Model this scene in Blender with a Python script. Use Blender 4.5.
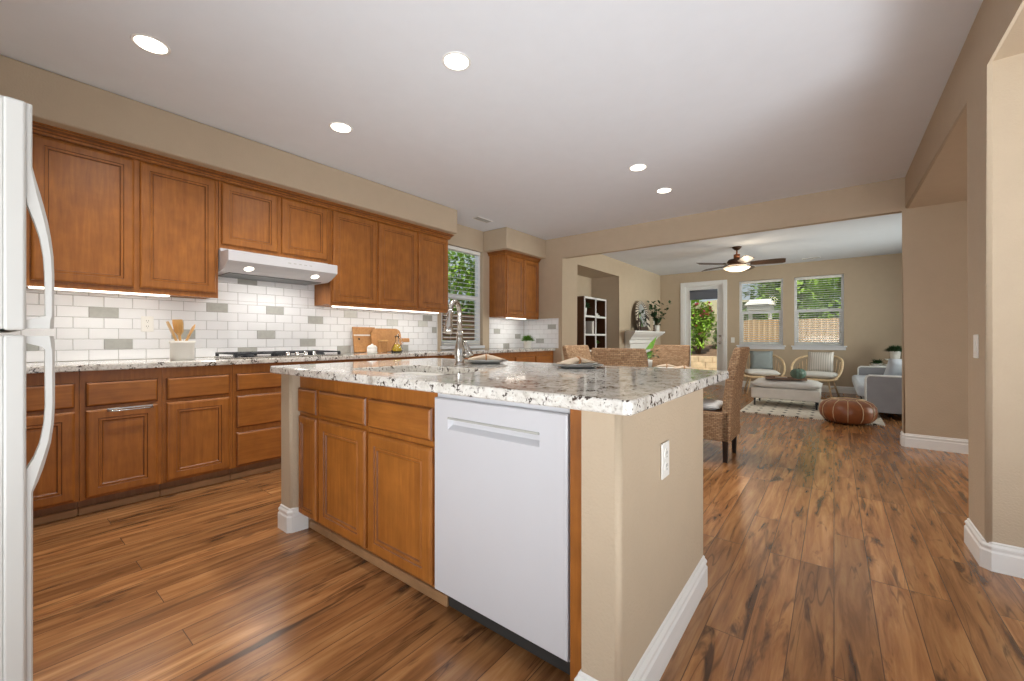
import bpy, bmesh, math, random
from mathutils import Vector, Matrix
random.seed(7)
PI = math.pi
for o in list(bpy.data.objects): bpy.data.objects.remove(o, do_unlink=True)
sc = bpy.context.scene
COL = sc.collection

# ------------------------------------------------------------------ camera
cd = bpy.data.cameras.new('camera'); cam = bpy.data.objects.new('camera', cd); COL.objects.link(cam)
cam.location = (0, 0, 1.08)
cam.rotation_euler = (PI/2, 0, math.atan(322/412.0))
cd.sensor_width = 36.0; cd.lens = 36.0*412/1024
cd.shift_y = -2.2/1024; cd.clip_start = 0.03
sc.camera = cam
# ------------------------------------------------------------------ exposure, sky, sun, added fill lamps
vs = sc.view_settings
vs.view_transform = 'Standard'; vs.look = 'None'; vs.gamma = 1.0; vs.use_curve_mapping = False
vs.exposure = 0.0
W = bpy.data.worlds.new('sky'); sc.world = W; W.use_nodes = True
bg = W.node_tree.nodes['Background']
bg.inputs[0].default_value = (0.80, 0.90, 1.0, 1); bg.inputs[1].default_value = 0.66

def add_light(name, kind, loc, energy, color=(1, 1, 1), rot=None, target=None, **kw):
    l = bpy.data.lights.new(name, kind); l.energy = energy; l.color = color
    for k, v in kw.items(): setattr(l, k, v)
    o = bpy.data.objects.new(name, l); COL.objects.link(o); o.location = loc
    if rot: o.rotation_euler = rot
    if target is not None:
        o.rotation_euler = (Vector(target)-Vector(loc)).to_track_quat('-Z', 'Y').to_euler()
    return o
SUN = add_light('sun', 'SUN', (6, 4, 9), 4.4, (1.0, 0.95, 0.86), target=(4.5, 7.0, 4.5), angle=0.02)
# added fill lamps out of view: behind the camera, in the halls, beside the family room
add_light('back_fill', 'AREA', (0.3, -2.7, 1.4), 3, (0.96, 0.985, 1.0), target=(-1.2, 2.0, 1.35), shape='RECTANGLE', size=3.2, size_y=2.2)  # unseen fill lamp added behind the camera, no window modelled there
add_light('back_up_fill', 'AREA', (-0.55, -1.45, 0.75), 27, (0.96, 0.985, 1.0), target=(-3.0, 1.3, 2.75), shape='RECTANGLE', size=1.7, size_y=1.0, spread=2.4)  # added lamp tilted up to brighten the ceiling, no clerestory there
add_light('back_far_ceiling_fill', 'AREA', (-0.3, -2.8, 1.1), 16, (0.96, 0.985, 1.0), target=(-1.2, 4.4, 2.75), shape='RECTANGLE', size=3.4, size_y=1.8, spread=1.0)  # added narrow-spread lamp to brighten the far ceiling and the beam
add_light('hall_fill', 'AREA', (2.9, 0.9, 1.4), 3, (1.0, 0.98, 0.95), target=(0.0, 1.6, 1.0), shape='RECTANGLE', size=2.4, size_y=2.0)  # added fill lamp shining in through the near hall opening
add_light('hall_up_fill', 'AREA', (2.4, 0.4, 0.45), 36, (0.95, 0.98, 1.0), target=(-1.3, 2.9, 2.75), shape='RECTANGLE', size=3.0, size_y=0.7, spread=1.55)  # added low lamp aimed up to lift the ceiling and left wall
add_light('hall_end_fill', 'AREA', (2.9, 4.45, 1.25), 25, (1.0, 0.98, 0.95), target=(-2.0, 4.6, 1.5), shape='RECTANGLE', size=1.9, size_y=2.1)  # added lamp to lift the hall's dark back wall, no glass there
add_light('family_side_fill', 'AREA', (2.55, 8.0, 1.35), 56, (0.95, 1.0, 0.94), target=(-3.4, 8.6, 1.45), shape='RECTANGLE', size=2.4, size_y=2.1, spread=1.6)  # added lamp brightening the family room's left wall, no side glass there

# ------------------------------------------------------------------ materials
def new_mat(name):
    m = bpy.data.materials.new(name); m.use_nodes = True
    return m, m.node_tree, m.node_tree.nodes, m.node_tree.links, m.node_tree.nodes['Principled BSDF']
def lin(c):   # sRGB 0..255 -> linear
    r = []
    for v in c:
        v /= 255.0
        r.append(v/12.92 if v <= 0.04045 else ((v+0.055)/1.055)**2.4)
    return tuple(r)+(1,)
def coords(N, L, scale=(1, 1, 1), rot=(0, 0, 0)):
    tc = N.new('ShaderNodeTexCoord'); mp = N.new('ShaderNodeMapping')
    mp.inputs['Scale'].default_value = scale; mp.inputs['Rotation'].default_value = rot
    L.new(tc.outputs['Object'], mp.inputs[0]); return mp.outputs[0]
def noise(N, L, vec, scale, detail=3, rough=0.5, dist=0.0):
    n = N.new('ShaderNodeTexNoise'); n.inputs['Scale'].default_value = scale
    n.inputs['Detail'].default_value = detail; n.inputs['Roughness'].default_value = rough
    n.inputs['Distortion'].default_value = dist
    if vec is not None: L.new(vec, n.inputs['Vector'])
    return n
def ramp(N, L, fac, stops):
    r = N.new('ShaderNodeValToRGB'); e = r.color_ramp.elements
    e[0].position, e[0].color = stops[0]; e[1].position, e[1].color = stops[-1]
    for p, c in stops[1:-1]:
        x = e.new(p); x.color = c
    L.new(fac, r.inputs[0]); return r.outputs[0]
def bump(N, L, b, height, strength=0.2, dist=0.01):
    n = N.new('ShaderNodeBump'); n.inputs['Strength'].default_value = strength; n.inputs['Distance'].default_value = dist
    L.new(height, n.inputs['Height']); L.new(n.outputs[0], b.inputs['Normal'])
def mix(N, L, fac, a, b):
    m = N.new('ShaderNodeMix'); m.data_type = 'RGBA'
    for s, v in ((m.inputs[0], fac), (m.inputs[6], a), (m.inputs[7], b)):
        if hasattr(v, 'links'): L.new(v, s)
        else: s.default_value = v
    return m.outputs[2]
def plain(name, c, rough=0.5, metal=0.0, var=0.06, scale=8, bmp=0.0, bscale=200, spec=None, emit=None, estr=0):
    m, t, N, L, b = new_mat(name)
    col = lin(c); v = coords(N, L)
    if var > 0:
        n = noise(N, L, v, scale)
        lo = tuple(x*(1-var) for x in col[:3])+(1,); hi = tuple(min(1, x*(1+var)) for x in col[:3])+(1,)
        L.new(ramp(N, L, n.outputs[0], [(0.3, lo), (0.7, hi)]), b.inputs['Base Color'])
    else: b.inputs['Base Color'].default_value = col
    b.inputs['Roughness'].default_value = rough; b.inputs['Metallic'].default_value = metal
    if spec is not None: b.inputs['Specular IOR Level'].default_value = spec
    if bmp > 0:
        n2 = noise(N, L, v, bscale, 2); bump(N, L, b, n2.outputs[0], bmp, 0.005)
    if emit is not None:
        b.inputs['Emission Color'].default_value = lin(emit); b.inputs['Emission Strength'].default_value = estr
    return m
def wood(name, c1, c2, scale=(14, 14, 1.2), rough=0.38, amount=9, knots=True):
    m, t, N, L, b = new_mat(name)
    v = coords(N, L, scale); n = noise(N, L, v, 3.0, 5, 0.6, 0.6)
    v2 = coords(N, L); n2 = noise(N, L, v2, amount, 3, 0.55)
    a = ramp(N, L, n.outputs[0], [(0.28, lin(c1)), (0.72, lin(c2))])
    d = ramp(N, L, n2.outputs[0], [(0.25, (0.78, 0.76, 0.74, 1)), (0.75, (1.08, 1.06, 1.04, 1))])
    mm = N.new('ShaderNodeMix'); mm.data_type = 'RGBA'; mm.blend_type = 'MULTIPLY'; mm.inputs[0].default_value = 1
    L.new(a, mm.inputs[6]); L.new(d, mm.inputs[7])
    L.new(mm.outputs[2], b.inputs['Base Color']); b.inputs['Roughness'].default_value = rough
    bump(N, L, b, n.outputs[0], 0.04, 0.003)
    return m

M = {}
M['wall'] = plain('tan_wall_paint', (190, 172, 148), 0.75, var=0.02, bmp=0.4, bscale=110)
M['ceil'] = plain('white_ceiling_paint', (228, 233, 240), 0.9, var=0.01, bmp=0.05, bscale=120)
M['trim'] = plain('white_trim_paint', (236, 236, 234), 0.4, var=0.01)
M['white'] = plain('white_enamel', (202, 202, 206), 0.28, var=0.008)
M['fridge'] = plain('white_fridge_enamel', (208, 208, 204), 0.33, var=0.01, bmp=0.03, bscale=500)
M['wood'] = wood('maple_cabinet_wood', (148, 89, 34), (178, 113, 47))
M['woodh'] = wood('maple_cabinet_wood_crosswise', (148, 89, 34), (178, 113, 47), (1.2, 14, 14))
M['glaze'] = wood('dark_glaze_in_grooves', (112, 66, 30), (128, 78, 38))
M['woodd'] = wood('dark_toe_wood', (136, 98, 66), (156, 116, 82))
M['shoe'] = wood('light_shoe_moulding', (164, 126, 90), (184, 144, 104), (1.2, 14, 14))
M['steel'] = plain('brushed_nickel', (190, 185, 178), 0.22, 1.0, var=0.03)
M['chrome'] = plain('chrome', (214, 214, 214), 0.12, 1.0, var=0.0)
M['black'] = plain('black_iron', (32, 36, 42), 0.45, 0.2, var=0.05)
M['dark'] = plain('dark_gap_rubber', (50, 48, 46), 0.7, var=0.05)
M['espresso'] = plain('espresso_wood', (34, 26, 24), 0.35, var=0.15, scale=20)
M['ceramic'] = plain('white_ceramic', (236, 234, 228), 0.3, var=0.01)
M['tile'] = plain('white_subway_tile', (238, 239, 241), 0.16, var=0.012, scale=5)
M['accent'] = plain('grey_glass_tile', (178, 178, 172), 0.12, var=0.06, scale=30)
M['accentl'] = plain('pale_grey_glass_tile', (212, 213, 208), 0.12, var=0.05, scale=30)
M['grout'] = plain('grey_grout', (176, 176, 174), 0.9, var=0.03)
M['plastic'] = plain('white_plastic', (236, 235, 230), 0.4, var=0.0)
M['slot'] = plain('slot_grey', (90, 88, 84), 0.6, var=0.0)
M['lens'] = plain('lamp_lens', (255, 250, 240), 0.5, var=0.0, emit=(255, 244, 226), estr=9.0)
M['strip'] = plain('strip_lens', (255, 255, 250), 0.5, var=0.0, emit=(255, 246, 230), estr=3.0)
M['bowl'] = plain('lit_glass_bowl', (255, 246, 228), 0.5, var=0.0, emit=(255, 226, 190), estr=1.4)
M['bronze'] = plain('oiled_bronze', (70, 50, 38), 0.4, 0.6, var=0.1)
M['copper'] = plain('warm_bronze', (140, 88, 60), 0.35, 0.7, var=0.1)
M['blade'] = wood('fan_blade_wood', (66, 48, 36), (86, 64, 48), (2, 14, 14))
M['lightwood'] = wood('light_board_wood', (172, 122, 74), (200, 150, 98), (3, 20, 14))
M['spoon'] = wood('beech_spoon_wood', (206, 160, 96), (226, 186, 126), (12, 12, 2))
M['greyplate'] = plain('grey_stoneware', (150, 150, 148), 0.35, var=0.05)
M['whiteplate'] = plain('white_stoneware', (228, 227, 222), 0.3, var=0.02)
M['napkin'] = plain('beige_napkin_cloth', (206, 188, 166), 0.9, var=0.08, bmp=0.2, bscale=300)
M['ringwood'] = plain('napkin_ring_wood', (176, 128, 86), 0.5, var=0.1)
M['leaf'] = plain('leaf_green', (92, 138, 46), 0.45, var=0.35, scale=30)
M['leafd'] = plain('dark_leaf_green', (50, 80, 44), 0.5, var=0.35, scale=30)
M['leafy'] = plain('sunny_leaf_green', (150, 186, 66), 0.5, var=0.35, scale=3)
M['leafm'] = plain('garden_leaf_green', (116, 150, 62), 0.5, var=0.4, scale=3)
M['flower'] = plain('bougainvillea_pink', (214, 70, 120), 0.6, var=0.2)
M['bark'] = plain('bark_brown', (112, 92, 72), 0.9, var=0.2, bmp=0.4, bscale=40)
M['linen'] = plain('oatmeal_linen', (228, 223, 216), 0.92, var=0.05, bmp=0.15, bscale=400)
M['cush'] = plain('white_cushion_cloth', (226, 224, 220), 0.92, var=0.03, bmp=0.15, bscale=400)
M['sofa'] = plain('light_grey_sofa_cloth', (152, 152, 157), 0.92, var=0.05, bmp=0.15, bscale=400)
M['sofac'] = plain('pale_grey_seat_cloth', (204, 212, 222), 0.92, var=0.05, bmp=0.15, bscale=400)
M['piping'] = plain('white_piping', (232, 232, 230), 0.8, var=0.0)
M['greypil'] = plain('slate_pillow_cloth', (138, 146, 146), 0.92, var=0.08, bmp=0.2, bscale=300)
M['rattan'] = plain('pale_rattan', (222, 196, 156), 0.45, var=0.14, scale=30)
M['tray'] = wood('tray_wood', (110, 84, 64), (140, 110, 86), (2, 20, 14))
M['gourd'] = plain('green_glazed_gourd', (92, 118, 104), 0.22, var=0.2, scale=10)
M['mirror'] = plain('mirror_glass', (225, 230, 232), 0.03, 1.0, var=0.0)
M['bone'] = plain('bone_inlay', (222, 212, 196), 0.5, var=0.05)
M['horn'] = plain('dark_horn_inlay', (62, 44, 34), 0.5, var=0.1)
M['shelfw'] = wood('walnut_shelf_wood', (74, 46, 28), (96, 62, 38))
M['book'] = plain('pale_book_cover', (222, 218, 208), 0.7, var=0.03)
M['soil'] = plain('garden_soil', (126, 100, 78), 0.95, var=0.3, scale=6)
M['stone'] = plain('tan_garden_block', (208, 182, 148), 0.9, var=0.2, scale=6, bmp=0.3, bscale=30)
M['patio'] = plain('patio_concrete', (206, 198, 184), 0.9, var=0.08, scale=2)
M['stucco'] = plain('white_stucco', (236, 232, 224), 0.85, var=0.03)
M['roofing'] = plain('tile_roof', (176, 130, 104), 0.85, var=0.15, scale=12)
M['vinyl'] = plain('white_vinyl_frame', (226, 228, 232), 0.4, var=0.0)
M['slat'] = plain('white_blind_slat', (232, 232, 226), 0.5, var=0.0)
M['shade'] = plain('grey_roller_cloth', (104, 108, 118), 0.85, var=0.03)
M['cork'] = plain('cork', (190, 150, 110), 0.8, var=0.1)
M['hoodfilter'] = plain('aluminium_mesh_filter', (120, 122, 122), 0.5, 0.7, var=0.2, scale=300)
M['purple_hill'] = plain('dry_hillside', (170, 160, 130), 0.95, var=0.2, scale=0.5)

def make_granite():
    m, t, N, L, b = new_mat('speckled_white_granite'); v = coords(N, L)
    n1 = noise(N, L, v, 16, 5, 0.65, 0.5)
    base = ramp(N, L, n1.outputs[0], [(0.28, lin((164, 155, 144))), (0.42, lin((208, 204, 196))), (0.58, lin((226, 224, 218))), (0.78, lin((210, 202, 190)))])
    n2 = noise(N, L, v, 75, 4, 0.7)
    f2 = ramp(N, L, n2.outputs[0], [(0.54, (0, 0, 0, 1)), (0.66, (0.8, 0.8, 0.8, 1))])
    c2 = mix(N, L, f2, base, lin((146, 136, 124)))
    n3 = noise(N, L, v, 85, 3, 0.6); n4 = noise(N, L, v, 22, 2, 0.5)
    mul = N.new('ShaderNodeMath'); mul.operation = 'MULTIPLY'
    L.new(n3.outputs[0], mul.inputs[0]); L.new(n4.outputs[0], mul.inputs[1])
    f3 = ramp(N, L, mul.outputs[0], [(0.306, (0, 0, 0, 1)), (0.336, (1, 1, 1, 1))])
    c3 = mix(N, L, f3, c2, lin((70, 60, 54)))
    L.new(c3, b.inputs['Base Color']); b.inputs['Roughness'].default_value = 0.07
    return m
M['granite'] = make_granite()

def make_floor():
    m, t, N, L, b = new_mat('hickory_plank_floor')
    v = coords(N, L, (1, 1, 1), (0, 0, PI/2))
    br = N.new('ShaderNodeTexBrick'); L.new(v, br.inputs['Vector'])
    br.inputs['Color1'].default_value = (0, 0, 0, 1); br.inputs['Color2'].default_value = (1, 1, 1, 1); br.inputs['Mortar'].default_value = (0.5, 0.5, 0.5, 1)
    br.inputs['Scale'].default_value = 1.0; br.inputs['Mortar Size'].default_value = 0.0016; br.inputs['Mortar Smooth'].default_value = 0.2
    br.inputs['Brick Width'].default_value = 1.22; br.inputs['Row Height'].default_value = 0.127; br.offset = 0.37; br.offset_frequency = 3
    r = N.new('ShaderNodeSeparateColor'); L.new(br.outputs['Color'], r.inputs[0])
    w = N.new('ShaderNodeMath'); w.operation = 'MULTIPLY'; w.inputs[1].default_value = 37.0; L.new(r.outputs[0], w.inputs[0])
    def n4d(scale_vec, s, det, rough, dist):
        vv = coords(N, L, scale_vec); n = N.new('ShaderNodeTexNoise'); n.noise_dimensions = '4D'
        n.inputs['Scale'].default_value = s; n.inputs['Detail'].default_value = det; n.inputs['Roughness'].default_value = rough; n.inputs['Distortion'].default_value = dist
        L.new(vv, n.inputs['Vector']); L.new(w.outputs[0], n.inputs['W']); return n.outputs[0]
    grain = n4d((11, 1.0, 1), 2.0, 6, 0.6, 0.8)
    base = ramp(N, L, grain, [(0.26, lin((106, 70, 42))), (0.42, lin((152, 103, 62))), (0.58, lin((182, 130, 82))), (0.76, lin((206, 158, 106)))])
    tone = N.new('ShaderNodeMapRange'); tone.inputs[3].default_value = 0.74; tone.inputs[4].default_value = 1.1; L.new(r.outputs[0], tone.inputs[0])
    hs = N.new('ShaderNodeHueSaturation'); L.new(base, hs.inputs['Color']); L.new(tone.outputs[0], hs.inputs['Value'])
    knot = n4d((8.0, 1.25, 1), 1.5, 4, 0.62, 1.1)
    fk = ramp(N, L, knot, [(0.56, (0, 0, 0, 1)), (0.66, (0.85, 0.85, 0.85, 1))])
    c2 = mix(N, L, fk, hs.outputs[0], lin((62, 40, 28)))
    crack = n4d((13, 0.9, 1), 0.9, 2, 0.5, 0.9)
    fc = ramp(N, L, crack, [(0.485, (0, 0, 0, 1)), (0.497, (0.5, 0.5, 0.5, 1)), (0.503, (0.5, 0.5, 0.5, 1)), (0.515, (0, 0, 0, 1))])
    gate = n4d((3, 1, 1), 1.3, 2, 0.5, 0.3)
    fg = ramp(N, L, gate, [(0.46, (0, 0, 0, 1)), (0.56, (1, 1, 1, 1))])
    mg = N.new('ShaderNodeMath'); mg.operation = 'MULTIPLY'; L.new(fc, mg.inputs[0]); L.new(fg, mg.inputs[1])
    c3 = mix(N, L, mg.outputs[0], c2, lin((50, 32, 22)))
    c4 = mix(N, L, br.outputs['Fac'], c3, lin((92, 64, 44)))
    L.new(c4, b.inputs['Base Color'])
    rr = ramp(N, L, grain, [(0.2, (0.25, 0.25, 0.25, 1)), (0.8, (0.23, 0.23, 0.23, 1))]); L.new(rr, b.inputs['Roughness'])
    inv = N.new('ShaderNodeMath'); inv.operation = 'SUBTRACT'; inv.inputs[0].default_value = 1.0; L.new(br.outputs['Fac'], inv.inputs[1])
    bump(N, L, b, inv.outputs[0], 0.25, 0.002); b.inputs['Specular IOR Level'].default_value = 0.85
    return m
M['floor'] = make_floor()

def make_wicker():
    m, t, N, L, b = new_mat('woven_seagrass_wicker')
    tc = N.new('ShaderNodeTexCoord'); s = N.new('ShaderNodeSeparateXYZ'); L.new(tc.outputs['Object'], s.inputs[0])
    a = N.new('ShaderNodeMath'); a.operation = 'ADD'; L.new(s.outputs[0], a.inputs[0]); L.new(s.outputs[1], a.inputs[1])
    c = N.new('ShaderNodeCombineXYZ'); L.new(a.outputs[0], c.inputs[0]); L.new(s.outputs[2], c.inputs[1])
    br = N.new('ShaderNodeTexBrick'); L.new(c.outputs[0], br.inputs['Vector'])
    br.inputs['Scale'].default_value = 1; br.inputs['Brick Width'].default_value = 0.034; br.inputs['Row Height'].default_value = 0.0145
    br.inputs['Mortar Size'].default_value = 0.003; br.inputs['Mortar Smooth'].default_value = 1.0
    br.inputs['Color1'].default_value = lin((204, 170, 132)); br.inputs['Color2'].default_value = lin((166, 130, 96)); br.inputs['Mortar'].default_value = lin((116, 84, 58))
    n = noise(N, L, tc.outputs['Object'], 60, 3)
    d = ramp(N, L, n.outputs[0], [(0.3, (0.8, 0.8, 0.8, 1)), (0.7, (1.1, 1.1, 1.1, 1))])
    mm = N.new('ShaderNodeMix'); mm.data_type = 'RGBA'; mm.blend_type = 'MULTIPLY'; mm.inputs[0].default_value = 1
    L.new(br.outputs['Color'], mm.inputs[6]); L.new(d, mm.inputs[7]); L.new(mm.outputs[2], b.inputs['Base Color'])
    b.inputs['Roughness'].default_value = 0.7
    inv = N.new('ShaderNodeMath'); inv.operation = 'SUBTRACT'; inv.inputs[0].default_value = 1; L.new(br.outputs['Fac'], inv.inputs[1])
    bump(N, L, b, inv.outputs[0], 0.8, 0.006)
    return m
M['wicker'] = make_wicker()

def make_stripes(name, c1, c2, axis, scale, width=0.5):
    m, t, N, L, b = new_mat(name); v = coords(N, L)
    w = N.new('ShaderNodeTexWave'); w.bands_direction = axis; w.inputs['Scale'].default_value = scale; w.inputs['Distortion'].default_value = 0.4
    L.new(v, w.inputs['Vector'])
    L.new(ramp(N, L, w.outputs[0], [(width-0.1, lin(c1)), (width+0.1, lin(c2))]), b.inputs['Base Color'])
    b.inputs['Roughness'].default_value = 0.92
    return m
M['chaircush'] = make_stripes('grey_white_striped_cushion', (224, 224, 222), (170, 172, 172), 'X', 14)
M['stripepil'] = make_stripes('grey_striped_pillow_cloth', (214, 209, 202), (186, 181, 174), 'X', 9, 0.55)
M['fence'] = make_stripes('tan_fence_boards', (214, 184, 140), (176, 142, 100), 'X', 2.2, 0.12)
M['fencek'] = make_stripes('brown_fence_boards', (150, 118, 96), (92, 68, 56), 'Z', 2.6, 0.18)  # brown boards, darker than the tan fence

def make_leather():
    m, t, N, L, b = new_mat('cognac_leather'); v = coords(N, L)
    n = noise(N, L, v, 6, 4, 0.6)
    L.new(ramp(N, L, n.outputs[0], [(0.25, lin((112, 62, 34))), (0.7, lin((160, 96, 56)))]), b.inputs['Base Color'])
    b.inputs['Roughness'].default_value = 0.38
    n2 = noise(N, L, v, 120, 3); bump(N, L, b, n2.outputs[0], 0.15, 0.004)
    return m
M['leather'] = make_leather()
M['stitch'] = plain('cream_stitching', (220, 196, 160), 0.8, var=0.0)

def make_rug():
    m, t, N, L, b = new_mat('cream_rug_with_dark_diamonds'); v = coords(N, L)
    s = N.new('ShaderNodeSeparateXYZ'); L.new(v, s.inputs[0])
    def cell(out, size):
        a = N.new('ShaderNodeMath'); a.operation = 'DIVIDE'; a.inputs[1].default_value = size; L.new(out, a.inputs[0])
        f = N.new('ShaderNodeMath'); f.operation = 'FRACT'; L.new(a.outputs[0], f.inputs[0])
        q = N.new('ShaderNodeMath'); q.operation = 'SUBTRACT'; q.inputs[1].default_value = 0.5; L.new(f.outputs[0], q.inputs[0])
        k = N.new('ShaderNodeMath'); k.operation = 'ABSOLUTE'; L.new(q.outputs[0], k.inputs[0]); return k.outputs[0]
    ad = N.new('ShaderNodeMath'); ad.operation = 'ADD'; L.new(cell(s.outputs[0], 0.16), ad.inputs[0]); L.new(cell(s.outputs[1], 0.24), ad.inputs[1])
    f = ramp(N, L, ad.outputs[0], [(0.17, (1, 1, 1, 1)), (0.2, (0, 0, 0, 1))])
    n = noise(N, L, v, 40, 3)
    c = ramp(N, L, n.outputs[0], [(0.3, lin((206, 198, 184))), (0.7, lin((232, 226, 214)))])
    L.new(mix(N, L, f, c, lin((72, 64, 60))), b.inputs['Base Color']); b.inputs['Roughness'].default_value = 0.95
    bump(N, L, b, n.outputs[0], 0.5, 0.01)
    return m
M['rug'] = make_rug()

def make_glass(name='window_pane_glass'):
    m, t, N, L, b = new_mat(name)
    N.remove(b); out = [x for x in N if x.type == 'OUTPUT_MATERIAL'][0]
    tr = N.new('ShaderNodeBsdfTransparent'); gl = N.new('ShaderNodeBsdfGlossy'); gl.inputs['Roughness'].default_value = 0.02
    mx = N.new('ShaderNodeMixShader'); mx.inputs[0].default_value = 0.02
    tr.inputs[0].default_value = (0.97, 0.985, 0.98, 1)
    L.new(tr.outputs[0], mx.inputs[1]); L.new(gl.outputs[0], mx.inputs[2]); L.new(mx.outputs[0], out.inputs[0])
    return m
M['glass'] = make_glass()
def make_solid_glass(name, c, rough=0.02):
    m, t, N, L, b = new_mat(name)
    b.inputs['Base Color'].default_value = lin(c); b.inputs['Roughness'].default_value = rough
    b.inputs['Transmission Weight'].default_value = 1.0; b.inputs['IOR'].default_value = 1.45
    return m
M['clear'] = make_solid_glass('clear_bottle_glass', (250, 252, 250))
M['oil'] = plain('yellow_lemon_oil', (236, 196, 20), 0.15, var=0.15, scale=40)

# ------------------------------------------------------------------ mesh builder
class B:
    def __init__(s): s.bm = bmesh.new(); s.T = Matrix.Identity(4)
    def v(s, p): return s.bm.verts.new(s.T @ Vector(p))
    def face(s, vs, m=0, smooth=False):
        try: f = s.bm.faces.new(vs)
        except ValueError: return None
        f.material_index = m; f.smooth = smooth; return f
    def poly(s, pts, m=0, smooth=False): return s.face([s.v(p) for p in pts], m, smooth)
    def box(s, x0, x1, y0, y1, z0, z1, m=0, bev=0.0, seg=1):
        P = [s.v((x, y, z)) for z in (z0, z1) for y in (y0, y1) for x in (x0, x1)]
        fs = [s.face([P[i] for i in q], m) for q in ((0, 2, 3, 1), (4, 5, 7, 6), (0, 1, 5, 4), (2, 6, 7, 3), (0, 4, 6, 2), (1, 3, 7, 5))]
        if bev > 0:
            es = list({e for f in fs for e in f.edges})
            r = bmesh.ops.bevel(s.bm, geom=es, offset=bev, segments=seg, profile=0.5, affect='EDGES', clamp_overlap=True)
            for f in r['faces']:
                f.material_index = m
                if seg > 1: f.smooth = True
        return s
    def loft(s, rings, m=0, smooth=False, closed=True, caps=(True, True), cyc=False, mats=None, emats=None):
        R = [[s.v(p) for p in r] for r in rings]; n = len(R[0])
        for i in range(len(R)-1+(1 if cyc else 0)):
            a, b = R[i], R[(i+1) % len(R)]
            mi = mats[i] if mats else m
            for j in range(n if closed else n-1):
                k = (j+1) % n
                s.face([a[j], a[k], b[k], b[j]], emats[j] if emats else mi, smooth)
        if not cyc and closed:
            if caps[0]: s.face(list(reversed(R[0])), mats[0] if mats else m)
            if caps[1]: s.face(R[-1], mats[-1] if mats else m)
        return s
    def lathe(s, prof, c=(0, 0, 0), seg=24, m=0, smooth=True, axis='z', mats=None):
        rings = []
        for r, h in prof:
            r = max(r, 1e-4)
            ring = []
            for i in range(seg):
                a = 2*PI*i/seg; x, y = r*math.cos(a), r*math.sin(a)
                if axis == 'z': p = (c[0]+x, c[1]+y, c[2]+h)
                elif axis == 'y': p = (c[0]+x, c[1]+h, c[2]-y)
                else: p = (c[0]+h, c[1]+x, c[2]+y)
                ring.append(p)
            rings.append(ring)
        return s.loft(rings, m, smooth, mats=mats)
    def tube(s, pts, r, seg=8, m=0, smooth=True, closed=False):
        pts = [Vector(p) for p in pts]; n = len(pts)
        rs = r if isinstance(r, (list, tuple)) else [r]*n
        rings = []; up = None
        for i, p in enumerate(pts):
            if closed: t = pts[(i+1) % n]-pts[i-1]
            else: t = pts[min(i+1, n-1)]-pts[max(i-1, 0)]
            t.normalize()
            if up is None:
                up = Vector((0, 0, 1)) if abs(t.z) < 0.9 else Vector((1, 0, 0))
            x = up-t*up.dot(t); x.normalize(); y = t.cross(x); up = x
            rings.append([p+(x*math.cos(2*PI*k/seg)+y*math.sin(2*PI*k/seg))*rs[i] for k in range(seg)])
        return s.loft(rings, m, smooth, cyc=closed)
    def prism(s, pts, vec, m=0, bev=0.0, seg=1, pick=None):
        """closed polygon extruded along vec; edges whose ends satisfy pick are bevelled"""
        v = Vector(vec)
        a = [s.v(p) for p in pts]; b = [s.v(Vector(p)+v) for p in pts]; n = len(pts); fs = []
        fs.append(s.face(list(reversed(a)), m)); fs.append(s.face(b, m))
        for i in range(n): fs.append(s.face([a[i], a[(i+1) % n], b[(i+1) % n], b[i]], m))
        if bev > 0:
            es = [e for e in {e for f in fs for e in f.edges} if pick is None or all(pick(w.co) for w in e.verts)]
            r = bmesh.ops.bevel(s.bm, geom=es, offset=bev, segments=seg, profile=0.5, affect='EDGES', clamp_overlap=True)
            for f in r['faces']: f.material_index = m; f.smooth = True
        return s
    def pillow(s, c, w, h, t, m=0, n=9, up=(0, 0, 1), across=(1, 0, 0), pinch=0.10, pw=0.5):
        """puffy square cushion: centre, width along across, height along up, thickness t"""
        c = Vector(c); A = Vector(across).normalized(); U = Vector(up).normalized(); Nn = A.cross(U).normalized()
        g = {}
        for side in (1, -1):
            for i in range(n+1):
                for j in range(n+1):
                    a, b_ = -1+2*i/n, -1+2*j/n
                    edge = i in (0, n) or j in (0, n)
                    if side == -1 and edge: continue
                    th = t/2*((1-a*a)*(1-b_*b_))**pw*side
                    k = 1-pinch*(1-b_*b_)*0.5*abs(a)**2; k2 = 1-pinch*(1-a*a)*0.5*abs(b_)**2
                    g[(side, i, j)] = s.v(c+A*(a*w/2*k)+U*(b_*h/2*k2)+Nn*th)
        def G(side, i, j): return g.get((side, i, j)) or g[(1, i, j)]
        for side in (1, -1):
            for i in range(n):
                for j in range(n):
                    q = [G(side, i, j), G(side, i+1, j), G(side, i+1, j+1), G(side, i, j+1)]
                    s.face(q if side == 1 else q[::-1], m, True)
        return s
    def leaf(s, p, d, l, w, m=0, bend=0.2, side=None):
        d = Vector(d).normalized(); sd = side or d.cross(Vector((0, 0, 1)))
        if sd.length < 1e-3: sd = Vector((1, 0, 0))
        sd.normalize(); nn = sd.cross(d); p = Vector(p)
        a = s.v(p); c1 = s.v(p+d*l*0.45+sd*w/2+nn*bend*l*0.25); c2 = s.v(p+d*l*0.45-sd*w/2+nn*bend*l*0.25); e = s.v(p+d*l-nn*bend*l*0.2)
        mid = s.v(p+d*l*0.5+nn*bend*l*0.12)
        s.face([a, c1, mid], m, True); s.face([a, mid, c2], m, True); s.face([mid, c1, e], m, True); s.face([mid, e, c2], m, True)
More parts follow.
